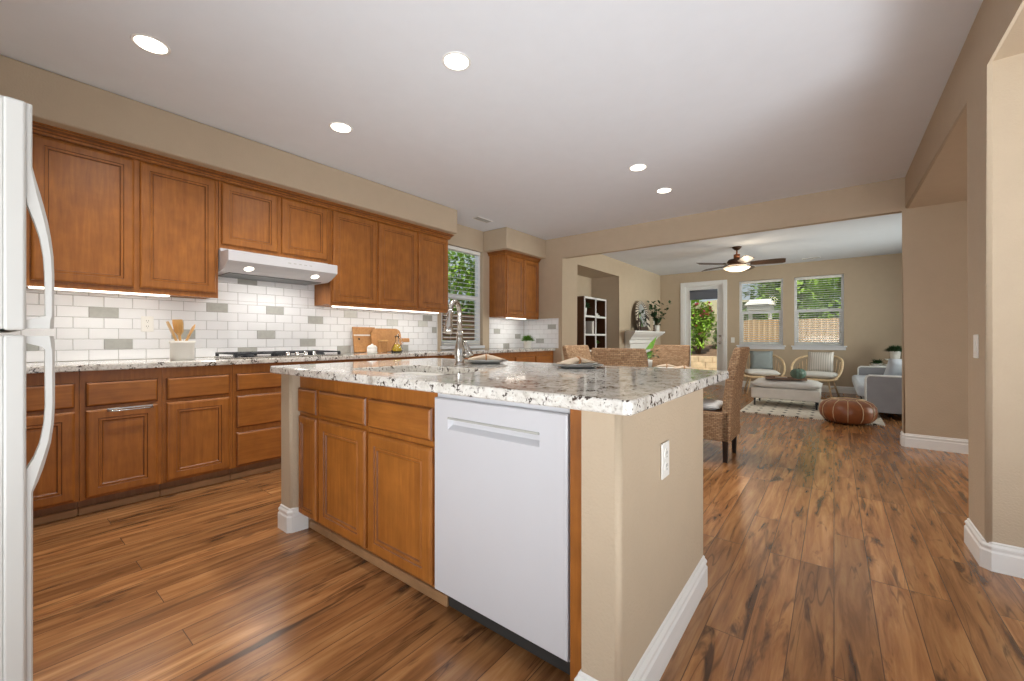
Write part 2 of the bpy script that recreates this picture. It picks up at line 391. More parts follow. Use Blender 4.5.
    def build(s, name, mats, parent=None, kind=None, loc=None):
        me = bpy.data.meshes.new(name); s.bm.normal_update(); s.bm.to_mesh(me); s.bm.free()
        for k in (mats if isinstance(mats, (list, tuple)) else [mats]): me.materials.append(M[k])
        o = bpy.data.objects.new(name, me); COL.objects.link(o)
        if parent is not None: o.parent = parent
        if kind: o['kind'] = kind
        if loc: o.location = loc
        return o
def fixn(o):
    bm = bmesh.new(); bm.from_mesh(o.data); bmesh.ops.recalc_face_normals(bm, faces=bm.faces); bm.to_mesh(o.data); bm.free(); return o
def tag(o, label, cat, group=None):
    o['label'] = label; o['category'] = cat
    if group: o['group'] = group
    return o
def thing(name, label, cat, loc=(0, 0, 0), rz=0.0, group=None):
    o = bpy.data.objects.new(name, None); COL.objects.link(o); o.empty_display_size = 0.1
    o.location = loc; o.rotation_euler = (0, 0, rz)
    return tag(o, label, cat, group)
def kids(o): return [c for c in bpy.data.objects if c.parent == o]
def dup(o, loc, rz, label, group=None, parent=None):
    c = o.copy(); COL.objects.link(c)
    if parent is None:
        c.location = loc; c.rotation_euler = (0, 0, rz); c['label'] = label
        if group: c['group'] = group
    else: c.parent = parent
    for ch in kids(o): dup(ch, None, None, None, None, c)
    return c
def struct(b, name, mats): return fixn(b.build(name, mats, kind='structure'))

# ================================================================== SETTING
LW = -3.42     # family room left wall and left edge of the wide opening
KW = -4.17     # kitchen left wall
CK, CL, HD = 2.69, 2.65, 2.37
b = B(); b.poly([(-4.6, -3, 0), (3.0, -3, 0), (3.0, 10.5, 0), (-4.6, 10.5, 0)]); struct(b, 'floor', 'floor')
b = B(); b.box(-4.6, 3.1, -3.0, 5.72, CK, CK+0.1); struct(b, 'ceiling', 'ceil')
b = B(); b.box(-4.7, 3.1, 5.80, 10.6, CL, CL+0.14); struct(b, 'ceiling_family_room', 'ceil')
# kitchen left wall with its window
wy0, wy1, wz0, wz1 = 3.79, 4.62, 0.975, 2.375
b = B()
for a in ((-0.9, wy0, 0, CK), (wy1, 5.66, 0, CK), (wy0, wy1, 0, wz0), (wy0, wy1, wz1, CK)): b.box(KW-0.15, KW, a[0], a[1], a[2], a[3])
struct(b, 'wall_left', 'wall')
b = B(); b.box(KW-0.15, -1.45, -0.9, -0.78, 0, CK); struct(b, 'wall_front', 'wall')
# dividing wall: left pier, beam over the opening, right pier
b = B()
def pk(co): return abs(co.y-5.66) < 1e-4 and (LW-0.01 < co.x < 0.56) and co.z < 2.4
b.prism([(KW-0.15, 5.66, 0), (LW, 5.66, 0), (LW, 5.66, HD), (0.55, 5.66, HD), (0.55, 5.66, 0), (3.0, 5.66, 0), (3.0, 5.66, CK), (KW-0.15, 5.66, CK)], (0, 0.14, 0), bev=0.014, seg=3, pick=pk)
struct(b, 'wall_back', 'wall')
# right side: header, pillar between the two hall openings, hall soffits
b = B()
def pk2(co): return abs(co.x-0.56) < 1e-4 and co.z < 2.4
b.prism([(0.56, -3, HD), (0.56, 2.89, HD), (0.56, 2.89, 0), (0.56, 3.215, 0), (0.56, 3.215, HD), (0.56, 5.66, HD), (0.56, 5.66, CK), (0.56, -3, CK)], (2.44, 0, 0), bev=0.022, seg=4, pick=pk2)
struct(b, 'wall_right', 'wall')
b = B(); b.box(3.0, 3.12, 3.2, 10.5, 0, CK); struct(b, 'wall_hall', 'wall')
# soffits over the wall cabinets
b = B(); b.box(KW, -3.716, -0.78, 3.65, 2.392, CK, bev=0.012, seg=2); struct(b, 'trim_1', 'wall')
b = B(); b.box(KW, -3.716, 4.63, 5.66, 2.385, CK, bev=0.012, seg=2); struct(b, 'trim_2', 'wall')
# family room left wall with the niche, and far wall with door and two windows
ny0, ny1, nz = 6.16, 7.90, 2.345
b = B()
def pk3(co): return abs(co.x-LW) < 1e-4 and 6.0 < co.y < 8.0 and co.z < 2.4
b.prism([(LW, 5.80, 0), (LW, ny0, 0), (LW, ny0, nz), (LW, ny1, nz), (LW, ny1, 0), (LW, 10.4, 0), (LW, 10.4, CL), (LW, 5.80, CL)], (-0.62, 0, 0), bev=0.014, seg=3, pick=pk3)
b.box(LW-0.72, LW-0.62, 5.80, 10.55, 0, CL)
struct(b, 'wall_family_left', 'wall')
FY = 10.4
dx0, dx1, dz1 = -2.85, -2.00, 2.33
w1 = (-1.676, -0.85, 0.93, 2.35); w2 = (-0.658, 0.155, 0.93, 2.35)
b = B()
for x0, x1, z0, z1 in ((LW-0.7, dx0, 0, CL), (dx0, dx1, dz1, CL), (dx1, w1[0], 0, CL), (w1[0], w1[1], 0, w1[2]), (w1[0], w1[1], w1[3], CL), (w1[1], w2[0], 0, CL), (w2[0], w2[1], 0, w2[2]), (w2[0], w2[1], w2[3], CL), (w2[1], 3.0, 0, CL)):
    b.box(x0, x1, FY, FY+0.16, z0, z1)
struct(b, 'wall_far', 'wall')

# baseboards: stepped profile swept along a floor path (outward = left of travel)
BP = [(0.0, 0), (0.016, 0), (0.016, 0.085), (0.011, 0.093), (0.011, 0.100), (0.014, 0.104), (0.014, 0.112), (0.006, 0.122), (0.006, 0.128), (0.0, 0.133)]
def baseboard(name, path, kind='structure', parent=None):
    n = len(path); P = [Vector((p[0], p[1], 0)) for p in path]; rings = []
    for i in range(n):
        d1 = (P[i]-P[i-1]).normalized() if i else None; d2 = (P[i+1]-P[i]).normalized() if i < n-1 else None
        n1 = Vector((-d1.y, d1.x, 0)) if d1 else None; n2 = Vector((-d2.y, d2.x, 0)) if d2 else None
        if n1 and n2: q = (n1+n2); q = q/ max(0.2, q.dot(n1))
        else: q = n1 or n2
        rings.append([P[i]+q*a+Vector((0, 0, z)) for a, z in BP])
    b = B(); b.loft(rings); o = fixn(b.build(name, 'trim', kind=kind)); return o
baseboard('baseboard_right', [(3.0, 3.215), (0.58, 3.215), (0.56, 3.195), (0.56, 2.912), (0.582, 2.89), (3.0, 2.89)][::-1])
baseboard('baseboard_hall', [(3.0, 5.66), (0.565, 5.66), (0.55, 5.675), (0.55, 5.80)][::1])
baseboard('baseboard_far', [(dx1+0.11, FY), (3.0, FY)][::-1])
baseboard('baseboard_back', [(LW, 5.80), (LW, 5.68), (LW-0.012, 5.66), (KW+0.62, 5.66)])
baseboard('baseboard_family', [(LW, 7.9), (LW, 8.05)][::-1])

# ------------------------------------------------------------------ windows
def sash_window(name, x0, x1, z0, z1, mid, loc, rz, sill=True):
    """local: x across, y away from the room, z up; origin on the room face of the wall"""
    b = B(); f = 0.045; w = x1-x0
    for (a, c, d, e) in ((x0, x0+f, z0, z1), (x1-f, x1, z0, z1), (x0+f, x1-f, z1-f, z1), (x0+f, x1-f, z0, z0+f)): b.box(a, c, 0.05, 0.12, d, e, 0, 0.004)
    b.box(x0+f, x1-f, 0.055, 0.115, mid-0.028, mid+0.028, 0, 0.004)
    g = 0.03
    for (a, c, d, e) in ((x0+f, x0+f+g, z0+f, mid), (x1-f-g, x1-f, z0+f, mid), (x0+f, x1-f, z0+f, z0+f+g)): b.box(a, c, 0.06, 0.10, d, e, 0, 0.003)
    if sill:
        b.box(x0-0.05, x1+0.05, -0.035, 0.05, z0-0.028, z0, 0, 0.006); b.box(x0-0.03, x1+0.03, -0.014, 0.0, z0-0.085, z0-0.028, 0, 0.003)
    o = b.build(name, 'vinyl', kind='structure'); o.location = loc; o.rotation_euler = (0, 0, rz)
    p = B(); p.box(x0+f, x1-f, 0.083, 0.087, mid, z1-f); p.box(x0+f, x1-f, 0.075, 0.079, z0+f, mid); p.build('pane', 'glass', o, kind='structure')
    return o
def blinds(label, x0, x1, z0, z1, loc, rz, pitch=0.045):
    t = thing('window_blind', label, 'blind', loc, rz, None)
    b = B(); b.box(x0, x1, 0.0, 0.045, z1-0.05, z1, 0, 0.004); b.build('headrail', 'slat', t)
    b = B(); z = z0+0.05
    while z < z1-0.06:
        b.loft([[(x, 0.004, z-0.006), (x, 0.023, z+0.0015), (x, 0.042, z+0.006), (x, 0.042, z+0.004), (x, 0.023, z-0.0005), (x, 0.004, z-0.008)] for x in (x0+0.004, x1-0.004)])
        z += pitch
    b.build('slats', 'slat', t)
    b = B(); b.box(x0, x1, 0.008, 0.04, z0+0.012, z0+0.03, 0, 0.004); b.build('bottom_rail', 'slat', t)
    b = B()
    for x in (x0+0.12, x1-0.12): b.tube([(x, 0.003, z0+0.03), (x, 0.003, z1-0.05)], 0.0012, 5)
    b.build('cord', 'slat', t)
    return t
# local x -> +Y, local y -> -X for the kitchen's left wall
sash_window('window_1', wy0, wy1, wz0, wz1, 1.68, (KW, 0, 0), PI/2, sill=False)
b = B(); b.box(KW-0.05, KW+0.03, wy0-0.02, wy1+0.02, wz0-0.045, wz0-0.001, 0, 0.006); struct(b, 'trim_3', 'vinyl')
blinds('raised-slat white blind in the kitchen window behind the faucet', wy0+0.05, wy1-0.05, wz0+0.01, wz1-0.01, (KW, 0, 0), PI/2, 0.06)
sash_window('window_2', w1[0], w1[1], w1[2], w1[3], 1.655, (0, FY, 0), 0)
sash_window('window_3', w2[0], w2[1], w2[2], w2[3], 1.655, (0, FY, 0), 0)
blinds('white blind in the far window next to the glazed garden door', w1[0]+0.03, w1[1]-0.03, w1[2]+0.01, w1[3]-0.01, (0, FY, 0), 0)
blinds('white blind in the rightmost far window, nearer the grey sofa', w2[0]+0.03, w2[1]-0.03, w2[2]+0.01, w2[3]-0.01, (0, FY, 0), 0)
# garden door
b = B()
c = 0.085
for x0, x1, z0, z1 in ((dx0-c, dx0, 0, dz1+c), (dx1, dx1+c, 0, dz1+c), (dx0, dx1, dz1, dz1+c)): b.box(x0, x1, FY-0.018, FY+0.0, z0, z1, 0, 0.005)
for x0, x1, z0, z1 in ((dx0, dx0+0.02, 0, dz1), (dx1-0.02, dx1, 0, dz1), (dx0+0.02, dx1-0.02, dz1-0.02, dz1)): b.box(x0, x1, FY, FY+0.14, z0, z1)
struct(b, 'trim_4', 'trim')
b = B(); s0, s1 = dx0+0.022, dx1-0.022; gx0, gx1, gz0, gz1 = s0+0.095, s1-0.095, 0.26, 2.225
for x0, x1, z0, z1 in ((s0, gx0, 0.012, dz1-0.022), (gx1, s1, 0.012, dz1-0.022), (gx0, gx1, 0.012, gz0), (gx0, gx1, gz1, dz1-0.022)): b.box(x0, x1, FY+0.05, FY+0.094, z0, z1, 0, 0.002)
for x0, x1, z0, z1 in ((gx0, gx0+0.02, gz0, gz1), (gx1-0.02, gx1, gz0, gz1), (gx0, gx1, gz0, gz0+0.02), (gx0, gx1, gz1-0.02, gz1)): b.box(x0, x1, FY+0.038, FY+0.06, z0, z1, 0, 0.004)
D1 = struct(b, 'door_1', 'trim')
b = B(); b.box(gx0, gx1, FY+0.070, FY+0.075, gz0, gz1); b.build('pane', 'glass', D1, kind='structure')
b = B()
b.lathe([(0, 0.0), (0.026, 0.0), (0.026, -0.01), (0.012, -0.014), (0.012, -0.035), (0.028, -0.045), (0.03, -0.06), (0.02, -0.072), (0, -0.075)], (s1-0.05, FY+0.05, 0.98), 16, 0, True, 'y')
b.build('door_handle', 'steel', D1, kind='structure')
b = B(); b.lathe([(0, 0.0), (0.028, 0.0), (0.028, -0.012), (0.02, -0.02), (0, -0.022)], (s1-0.05, FY+0.05, 1.13), 16, 0, True, 'y'); b.build('deadbolt', 'steel', D1, kind='structure')
t = thing('roller_shade', 'dark grey roller shade rolled up at the top of the garden door glass', 'shade', (0.5*(gx0+gx1), FY+0.03, gz1))
hw = (gx1-gx0)/2-0.004
b = B(); b.lathe([(0, -hw), (0.018, -hw), (0.018, hw), (0, hw)], (0, -0.012, -0.02), 12, axis='x'); b.build('roller', 'shade', t)
b = B(); b.box(-hw, hw, -0.001, 0.001, -0.22, -0.02); b.build('cloth', 'shade', t)
b = B(); b.box(-hw, hw, -0.005, 0.005, -0.232, -0.216, 0, 0.003); b.build('hem_bar', 'shade', t)

# ================================================================== CABINETS
def front_panel(b, x0, x1, z0, z1, kind='door', y=0.0):
    """door (raised panel) or drawer front; front faces local -y; mats 0 wood, 1 glaze"""
    w, h = x1-x0, z1-z0
    if kind == 'door':
        R = [(0, 0.0), (0, 0.012), (0.006, 0.0185), (0.014, 0.021), (0.052, 0.021), (0.055, 0.0165), (0.060, 0.0165), (0.063, 0.0185), (0.069, 0.0185), (0.074, 0.0125), (0.080, 0.0118), (0.092, 0.0125)]
        Mi = [0, 0, 0, 0, 1, 0, 0, 0, 1, 0, 0]
        if w < 0.26:
            R = [(a*0.62 if a > 0.014 else a, d) for a, d in R]
    else:
        R = [(0, 0.0), (0, 0.012), (0.006, 0.0175), (0.013, 0.021), (0.02, 0.021)]; Mi = [0, 1, 0, 0]
    rings = [[(x0+a, y-d, z0+a), (x1-a, y-d, z0+a), (x1-a, y-d, z1-a), (x0+a, y-d, z1-a)] for a, d in R]
    b.loft(rings, mats=Mi+[0])
    # last cap material index
    return b
CABM = ['wood', 'glaze']
def base_cabinet(label, x0, x1, loc, rz, fronts, depth=0.58, group=None, top=0.882, hollow=False, end_left=False):
    W_ = x1-x0
    t = thing('base_cabinet', label, 'cabinet', loc, rz, group)
    b = B()
    if hollow:
        b.box(x0, x1, 0.0, 0.02, 0.10, top); b.box(x0, x1, 0.02, depth, 0.10, 0.62)
    else: b.box(x0, x1, 0.0, depth, 0.10, top)
    b.box(x0, x1, 0.065, depth, 0.0, 0.10, 1)
    b.build('body', ['wood', 'woodd'], t)
    b = B(); b.box(x0, x1, 0.048, 0.065, 0.0, 0.045, 0, 0.004); b.build('shoe_moulding', 'shoe', t)
    for kind, a, c, d, e in fronts:
        b = B(); front_panel(b, a, c, d, e, kind)
        o = fixn(b.build('drawer' if kind == 'drawer' else 'door', ['woodh' if kind == 'drawer' else 'wood', 'glaze'], t))
    return t
def wall_cabinet(label, x0, x1, loc, rz, fronts, z0, z1=2.345, depth=0.31, group=None):
    t = thing('wall_cabinet', label, 'cabinet', loc, rz, group)
    b = B(); b.box(x0, x1, 0.0, depth, z0, z1); b.box(x0, x1, 0.0, 0.02, z0-0.012, z0); b.build('body', CABM, t)
    for kind, a, c, d, e in fronts:
        b = B(); front_panel(b, a, c, d, e, kind); fixn(b.build('door', CABM, t))
    return t
def crown(b, pts):
    """stepped crown moulding swept along an xy path, outward = right of travel"""
    prof = [(0.0, 2.335), (0.022, 2.335), (0.022, 2.35), (0.030, 2.354), (0.030, 2.364), (0.046, 2.374), (0.046, 2.380), (0.056, 2.384), (0.056, 2.3915), (0.0, 2.3915)]
    P = [Vector((p[0], p[1], 0)) for p in pts]; rings = []
    for i in range(len(P)):
        d1 = (P[i]-P[i-1]).normalized() if i else None; d2 = (P[i+1]-P[i]).normalized() if i < len(P)-1 else None
        n1 = Vector((d1.y, -d1.x, 0)) if d1 else None; n2 = Vector((d2.y, -d2.x, 0)) if d2 else None
        if n1 and n2: q = n1+n2; q = q/max(0.2, q.dot(n1))
        else: q = n1 or n2
        rings.append([P[i]+q*a+Vector((0, 0, z)) for a, z in prof])
    b.loft(rings, emats=[0, 0, 1, 0, 1, 0, 1, 0, 0, 0])
R90 = PI/2
UF = (-3.86, 0, 0)          # wall cabinet face plane on the left wall; door faces reach -3.84
CF = (-3.572, 0, 0)         # base cabinet face plane on the left wall
GW, GB = 'wall cabinets along the kitchen wall', 'base cabinets along the kitchen wall'
wall_cabinet('tall two-door maple wall cabinet nearest the refrigerator, left of the range hood', 0.12, 1.142, UF, R90, [('door', 0.172, 0.641, 1.437, 2.325), ('door', 0.671, 1.124, 1.437, 2.325)], 1.412, group=GW)
wall_cabinet('short two-door maple wall cabinet right above the white range hood', 1.146, 2.066, UF, R90, [('door', 1.163, 1.584, 1.832, 2.325), ('door', 1.616, 2.036, 1.832, 2.325)], 1.80, group=GW)
wall_cabinet('three-door maple wall cabinet between the range hood and the kitchen window', 2.070, 3.62, UF, R90, [('door', 2.088, 2.578, 1.437, 2.325), ('door', 2.602, 3.114, 1.437, 2.325), ('door', 3.142, 3.604, 1.437, 2.325)], 1.412, group=GW)
wall_cabinet('two-door maple wall cabinet in the far corner beyond the kitchen window', 4.77, 5.655, UF, R90, [('door', 4.80, 5.215, 1.437, 2.325), ('door', 5.235, 5.64, 1.437, 2.325)], 1.405, group=GW)
b = B(); crown(b, [(-3.86, 0.10), (-3.86, 3.62), (KW, 3.62)]); tag(fixn(b.build('crown_moulding', CABM)), 'long brown crown moulding under the soffit along the main run of wall cabinets', 'moulding')
b = B(); crown(b, [(KW, 4.77), (-3.86, 4.77), (-3.86, 5.655)]); tag(fixn(b.build('crown_moulding', CABM)), 'short brown crown moulding on top of the far corner wall cabinet', 'moulding')

ct = 0.882
base_cabinet('maple base cabinet half hidden by the refrigerator handle, first of the wall run', -0.35, 0.348, CF, R90, [('drawer', -0.20, 0.330, 0.664, 0.812), ('door', -0.20, 0.330, 0.112, 0.642)], group=GB)
tc_ = base_cabinet('maple base cabinet with a towel bar on its door, second from the refrigerator', 0.350, 0.735, CF, R90, [('drawer', 0.375, 0.712, 0.664, 0.812), ('door', 0.375, 0.712, 0.112, 0.642)], group=GB)
base_cabinet('maple base cabinet of one drawer over one door, left of the three-drawer stack', 0.737, 1.148, CF, R90, [('drawer', 0.758, 1.127, 0.664, 0.812), ('door', 0.758, 1.127, 0.112, 0.642)], group=GB)
base_cabinet('maple base cabinet with a stack of three drawers under the cooktop', 1.150, 2.05, CF, R90, [('drawer', 1.172, 2.028, 0.682, 0.812), ('drawer', 1.172, 2.028, 0.402, 0.642), ('drawer', 1.172, 2.028, 0.112, 0.362)], group=GB)
base_cabinet('maple base cabinet behind the island, between the cooktop and the kitchen window', 2.052, 3.60, CF, R90, [(k, a, a+0.46, z0, z1) for a in (2.07, 2.58, 3.09) for k, z0, z1 in (('drawer', 0.664, 0.812), ('door', 0.112, 0.642))], group=GB)
base_cabinet('maple base cabinet in the far corner under the small potted herb', 3.602, 5.655, CF, R90, [(k, a, a+0.46, z0, z1) for a in (3.64, 4.14, 4.64, 5.14) for k, z0, z1 in (('drawer', 0.664, 0.812), ('door', 0.112, 0.642))], group=GB)
# towel bar on the second cabinet's door
b = B(); X = 0.46
b.tube([(0.47, -0.024, 0.634), (0.47, -0.046, 0.630), (0.49, -0.050, 0.628), (0.66, -0.050, 0.628), (0.68, -0.046, 0.630), (0.68, -0.024, 0.634)], 0.005, 8)
b.box(0.465, 0.685, -0.026, -0.0225, 0.634, 0.644, 0, 0.001)
b.build('towel_bar', 'steel', tc_)

def slab(name, outer, hole, z0, z1, label, cat='countertop', r=0.02, ease=0.007):
    """stone slab with rounded corners, eased edges and an optional rounded cut-out"""
    def loop(x0, x1, y0, y1, rad, n=6, per=6):
        pts = []
        for cx_, cy_, a0 in ((x1-rad, y0+rad, -PI/2), (x1-rad, y1-rad, 0), (x0+rad, y1-rad, PI/2), (x0+rad, y0+rad, PI)):
            for i in range(n+1): a = a0+PI/2*i/n; pts.append((cx_+rad*math.cos(a), cy_+rad*math.sin(a)))
        return pts
    def ins(o, d): return (o[0]+d, o[1]-d, o[2]+d, o[3]-d)
    O = lambda d, z: [(x, y, z) for x, y in loop(*ins(outer, d), max(r-d, 0.003))]
    b = B()
    rings = [O(ease*0.6, z0), O(0, z0+ease*0.6), O(0, z1-ease), O(ease*0.3, z1-ease*0.3), O(ease, z1)]
    if hole:
        Hh = lambda d, z: [(x, y, z) for x, y in loop(*ins(hole, d), 0.06-d)]
        rings += [Hh(-0.004, z1), Hh(0, z1-0.004), Hh(0, z0)]
        b.loft(rings, cyc=True)
    else: b.loft(rings)
    o = fixn(b.build(name, 'granite')); tag(o, label, cat); return o
slab('countertop', (KW+0.002, -3.53, -0.40, 5.658), None, 0.883, 0.921, 'long white speckled granite countertop along the tiled kitchen wall', r=0.004)

# ------------------------------------------------------------------ tiled backsplashes
def tiles(name, label, U0, U1, Z0, Z1, accents, place, phase=0.0, pale=()):
    """place(u, d, z): point on the wall at u along it, d out of it"""
    b = B(); tw, th, g, d = 0.1545, 0.0765, 0.0013, 0.008
    b.T = Matrix.Identity(4)
    def quad(pts, m): b.poly([place(*p) for p in pts], m)
    e = 0.005
    quad([(U0, e, Z0), (U1, e, Z0), (U1, e, Z1), (U0, e, Z1)], 1)
    rows = int(math.ceil((Z1-Z0)/th))
    for r in range(rows):
        z0, z1 = Z0+r*th+g, min(Z0+(r+1)*th-g, Z1)
        if z1-z0 < 0.006: continue
        u = U0-tw+((phase-U0) % tw)-(tw/2 if r % 2 else 0)
        while u < U1:
            a, c = max(u+g, U0), min(u+tw-g, U1); u += tw
            if c-a < 0.006: continue
            m = 0
            for (au, az) in accents:
                if a-0.0 <= au <= c and z0 <= az <= z1: m = 2
            for (au, az) in pale:
                if a <= au <= c and z0 <= az <= z1: m = 3
            k = 0.0022
            q0 = [(a, e, z0), (c, e, z0), (c, e, z1), (a, e, z1)]; q1 = [(a+k, d, z0+k), (c-k, d, z0+k), (c-k, d, z1-k), (a+k, d, z1-k)]
            b.loft([[place(*p) for p in q0], [place(*p) for p in q1]], m, caps=(False, True))
    # end trim
    o = fixn(b.build(name, ['tile', 'grout', 'accent', 'accentl'])); tag(o, label, 'backsplash'); return o
def onleft(u, d, z): return (KW+0.001+d, u, z)
def onback(u, d, z): return (u, 5.659-d, z)
ACC = [(0.529, 1.263), (0.603, 1.038), (0.196, 1.038), (1.219, 1.342), (1.018, 1.115), (1.447, 1.569), (1.683, 1.343), (2.063, 1.266), (1.6, 1.107), (1.982, 1.036), (1.447, 0.975), (2.366, 0.96), (3.516, 1.335), (3.625, 1.189), (3.162, 0.95)]
PALE = [(2.447, 1.334), (2.988, 1.263), (3.50, 1.27)]
tiles('backsplash', 'white subway tile backsplash with grey accent tiles behind the cooktop', -0.4, 3.70, 0.9215, 1.409, ACC, onleft, 0.4535, PALE)
# taller strip up to the hood
tiles('backsplash', 'white subway tile field rising to the underside of the range hood', 1.146, 2.064, 1.4095, 1.72, [(1.447, 1.569)], onleft, 0.4535)
tiles('backsplash', 'white subway tile backsplash on the left wall of the far corner', 4.76, 5.65, 0.9215, 1.402, [(4.929, 1.194), (5.178, 0.956), (5.45, 1.12)], onleft, 0.0)
tiles('backsplash', 'white subway tile backsplash on the end wall beside the wide opening', -4.16, -3.487, 0.9215, 1.402, [(-3.601, 1.247), (-3.835, 1.03)], onback, 0.03)
for nm, u0, u1, fn in (('trim_5', 3.70, 3.712, onleft), ('trim_6', -3.487, -3.475, onback)):
    b = B(); P0, P1 = fn(u0, 0.0, 0.9215), fn(u1, 0.011, 1.402)
    b.box(min(P0[0], P1[0]), max(P0[0], P1[0]), min(P0[1], P1[1]), max(P0[1], P1[1]), 0.9215, 1.402, 0, 0.003); struct(b, nm, 'tile')

def outlet(label, place, kind='outlet', h=0.118, w=0.074):
    """place(u, d, z) local to the plate centre"""
    t = thing('light_switch' if kind == 'switch' else 'wall_outlet', label, 'switch' if kind == 'switch' else 'outlet', place[0], place[1])
    b = B(); b.box(-w/2, w/2, -0.006, 0, -h/2, h/2, 0, 0.003, 2); b.build('plate', 'plastic', t)
    if kind == 'switch':
        b = B(); b.box(-0.016, 0.016, -0.0095, -0.006, -0.033, 0.033, 0, 0.002); b.build('rocker', 'plastic', t)
    else:
        for s_ in (0.021, -0.021):
            b = B(); b.lathe([(0, 0.0), (0.0165, 0.0), (0.0165, -0.003), (0, -0.003)], (0, -0.006, s_), 14, 0, False, 'y')
            for x_ in (-0.006, 0.006): b.box(x_-0.0012, x_+0.0012, -0.0095, -0.0088, s_-0.001, s_+0.009, 1)
            b.box(-0.002, 0.002, -0.0095, -0.0088, s_-0.011, s_-0.007, 1)
            b.build('socket', ['plastic', 'slot'], t)
    return t
outlet('white double wall outlet on the tiles left of the utensil crock', ((KW+0.0092, 0.769, 1.19), R90))
outlet('white double wall outlet on the beige end of the island', ((-0.449, 1.405, 0.673), R90), )
outlet('white rocker light switch on the narrow pillar at right', ((0.56, 3.04, 1.04), -R90), 'switch')
outlet('white light switch on the far wall beside the garden door', ((-1.80, FY, 1.04), 0), 'switch')

# ------------------------------------------------------------------ range hood
t = thing('range_hood', 'white under-cabinet range hood with two small lights above the cooktop', 'range hood', (KW, 1.590, 1.60))
hy = 0.44
b = B()
prof = [(0.335, 0.198), (0.335, 0.17), (0.50, 0.163), (0.512, 0.155), (0.512, 0.082), (0.46, 0.055), (0.40, 0.03), (0.335, 0.012), (0.01, 0.012), (0.01, 0.198)]
b.prism([(x, -hy, z) for x, z in prof], (0, 2*hy, 0))
b.build('shell', 'white', t)
b = B()
b.box(0.02, 0.33, -hy+0.06, hy-0.06, 0.006, 0.012, 0, 0.002); b.build('filter', 'hoodfilter', t)
for y in (-0.27, 0.27):
    b = B(); b.lathe([(0, -0.001), (0.034, -0.001), (0.036, 0.002), (0, 0.004)], (0, 0, 0), 20)
    o = b.build('hood_lamp', 'strip', t); o.location = (0.43, y, 0.0418); o.rotation_euler = (0, -math.atan2(0.025, 0.06), 0)
for i in range(5): b = B(); b.box(0.512, 0.514, 0.0+i*0.045, 0.022+i*0.045, 0.118, 0.124, 0); b.build('button', 'accent', t)
add_light('hood_glow', 'AREA', (KW+0.30, 1.6, 1.585), 3, (1.0, 0.95, 0.88), rot=(0, 0, 0), shape='RECTANGLE', size=0.15, size_y=0.6)

# under-cabinet strips
def strip_light(label, y0, y1, x, z, rgb=(1.0, 0.97, 0.9), e=7):
    t = thing('strip_light', label, 'light', (x, (y0+y1)/2, z), 0, 'under-cabinet strip lights'); h = (y1-y0)/2
    b = B(); b.box(-0.028, 0.028, -h, h, -0.01, 0, 0, 0.002); b.build('housing', 'plastic', t)
    b = B(); b.box(-0.022, 0.022, -h+0.015, h-0.015, -0.022, -0.01, 0, 0.004); b.build('diffuser', 'strip', t)
    add_light('strip_glow', 'AREA', (x, (y0+y1)/2, z-0.026), e, rgb, rot=(0, 0.12, 0), shape='RECTANGLE', size=0.04, size_y=2*h)
strip_light('lit white strip light under the wall cabinet nearest the refrigerator', 0.15, 0.86, -3.90, 1.411, e=1.5)
strip_light('lit white strip light under the three-door wall cabinet by the window', 2.10, 3.50, -3.90, 1.411, e=2.4)
strip_light('lit white strip light under the far corner wall cabinet', 4.85, 5.35, -3.90, 1.404, e=1.2)

# ------------------------------------------------------------------ cooktop
t = thing('cooktop', 'black cast iron gas cooktop set in the granite under the range hood', 'cooktop', (-3.86, 1.62, 0.921))
b = B(); b.box(-0.24, 0.25, -0.44, 0.44, 0.0005, 0.010, 0, 0.004); b.build('steel_pan', 'steel', t)
for (x, y, r) in ((-0.1, -0.3, 0.04), (0.1, -0.3, 0.05), (0, 0, 0.06), (-0.1, 0.3, 0.05), (0.1, 0.3, 0.04)):
    b = B(); b.lathe([(0, 0.010), (r, 0.010), (r, 0.018), (r*0.8, 0.022), (r*0.75, 0.027), (0, 0.029)], (x, y, 0), 20); b.build('burner', 'black', t)
for yc in (-0.29, 0.0, 0.29):
    b = B(); hx, hy2 = 0.21, 0.14
    for x in (-hx, 0, hx): b.box(x-0.007, x+0.007, yc-hy2, yc+hy2, 0.030, 0.042, 0, 0.002)
    for y in (yc-hy2, yc-0.05, yc+0.05, yc+hy2): b.box(-hx, hx, y-0.006, y+0.006, 0.030, 0.041, 0, 0.002)
    for x in (-hx, hx):
        for y in (yc-hy2+0.008, yc+hy2-0.008): b.box(x-0.011, x+0.011, y-0.011, y+0.011, 0.010, 0.036, 0, 0.003)
    b.build('grate', 'black', t)
for i in range(4):
    y = -0.045+0.075*i
    b = B(); b.lathe([(0, 0.010), (0.021, 0.010), (0.021, 0.016), (0.016, 0.018), (0.015, 0.040), (0.011, 0.043), (0, 0.043)], (0.226, y, 0), 16); b.build('control_knob', 'chrome', t)

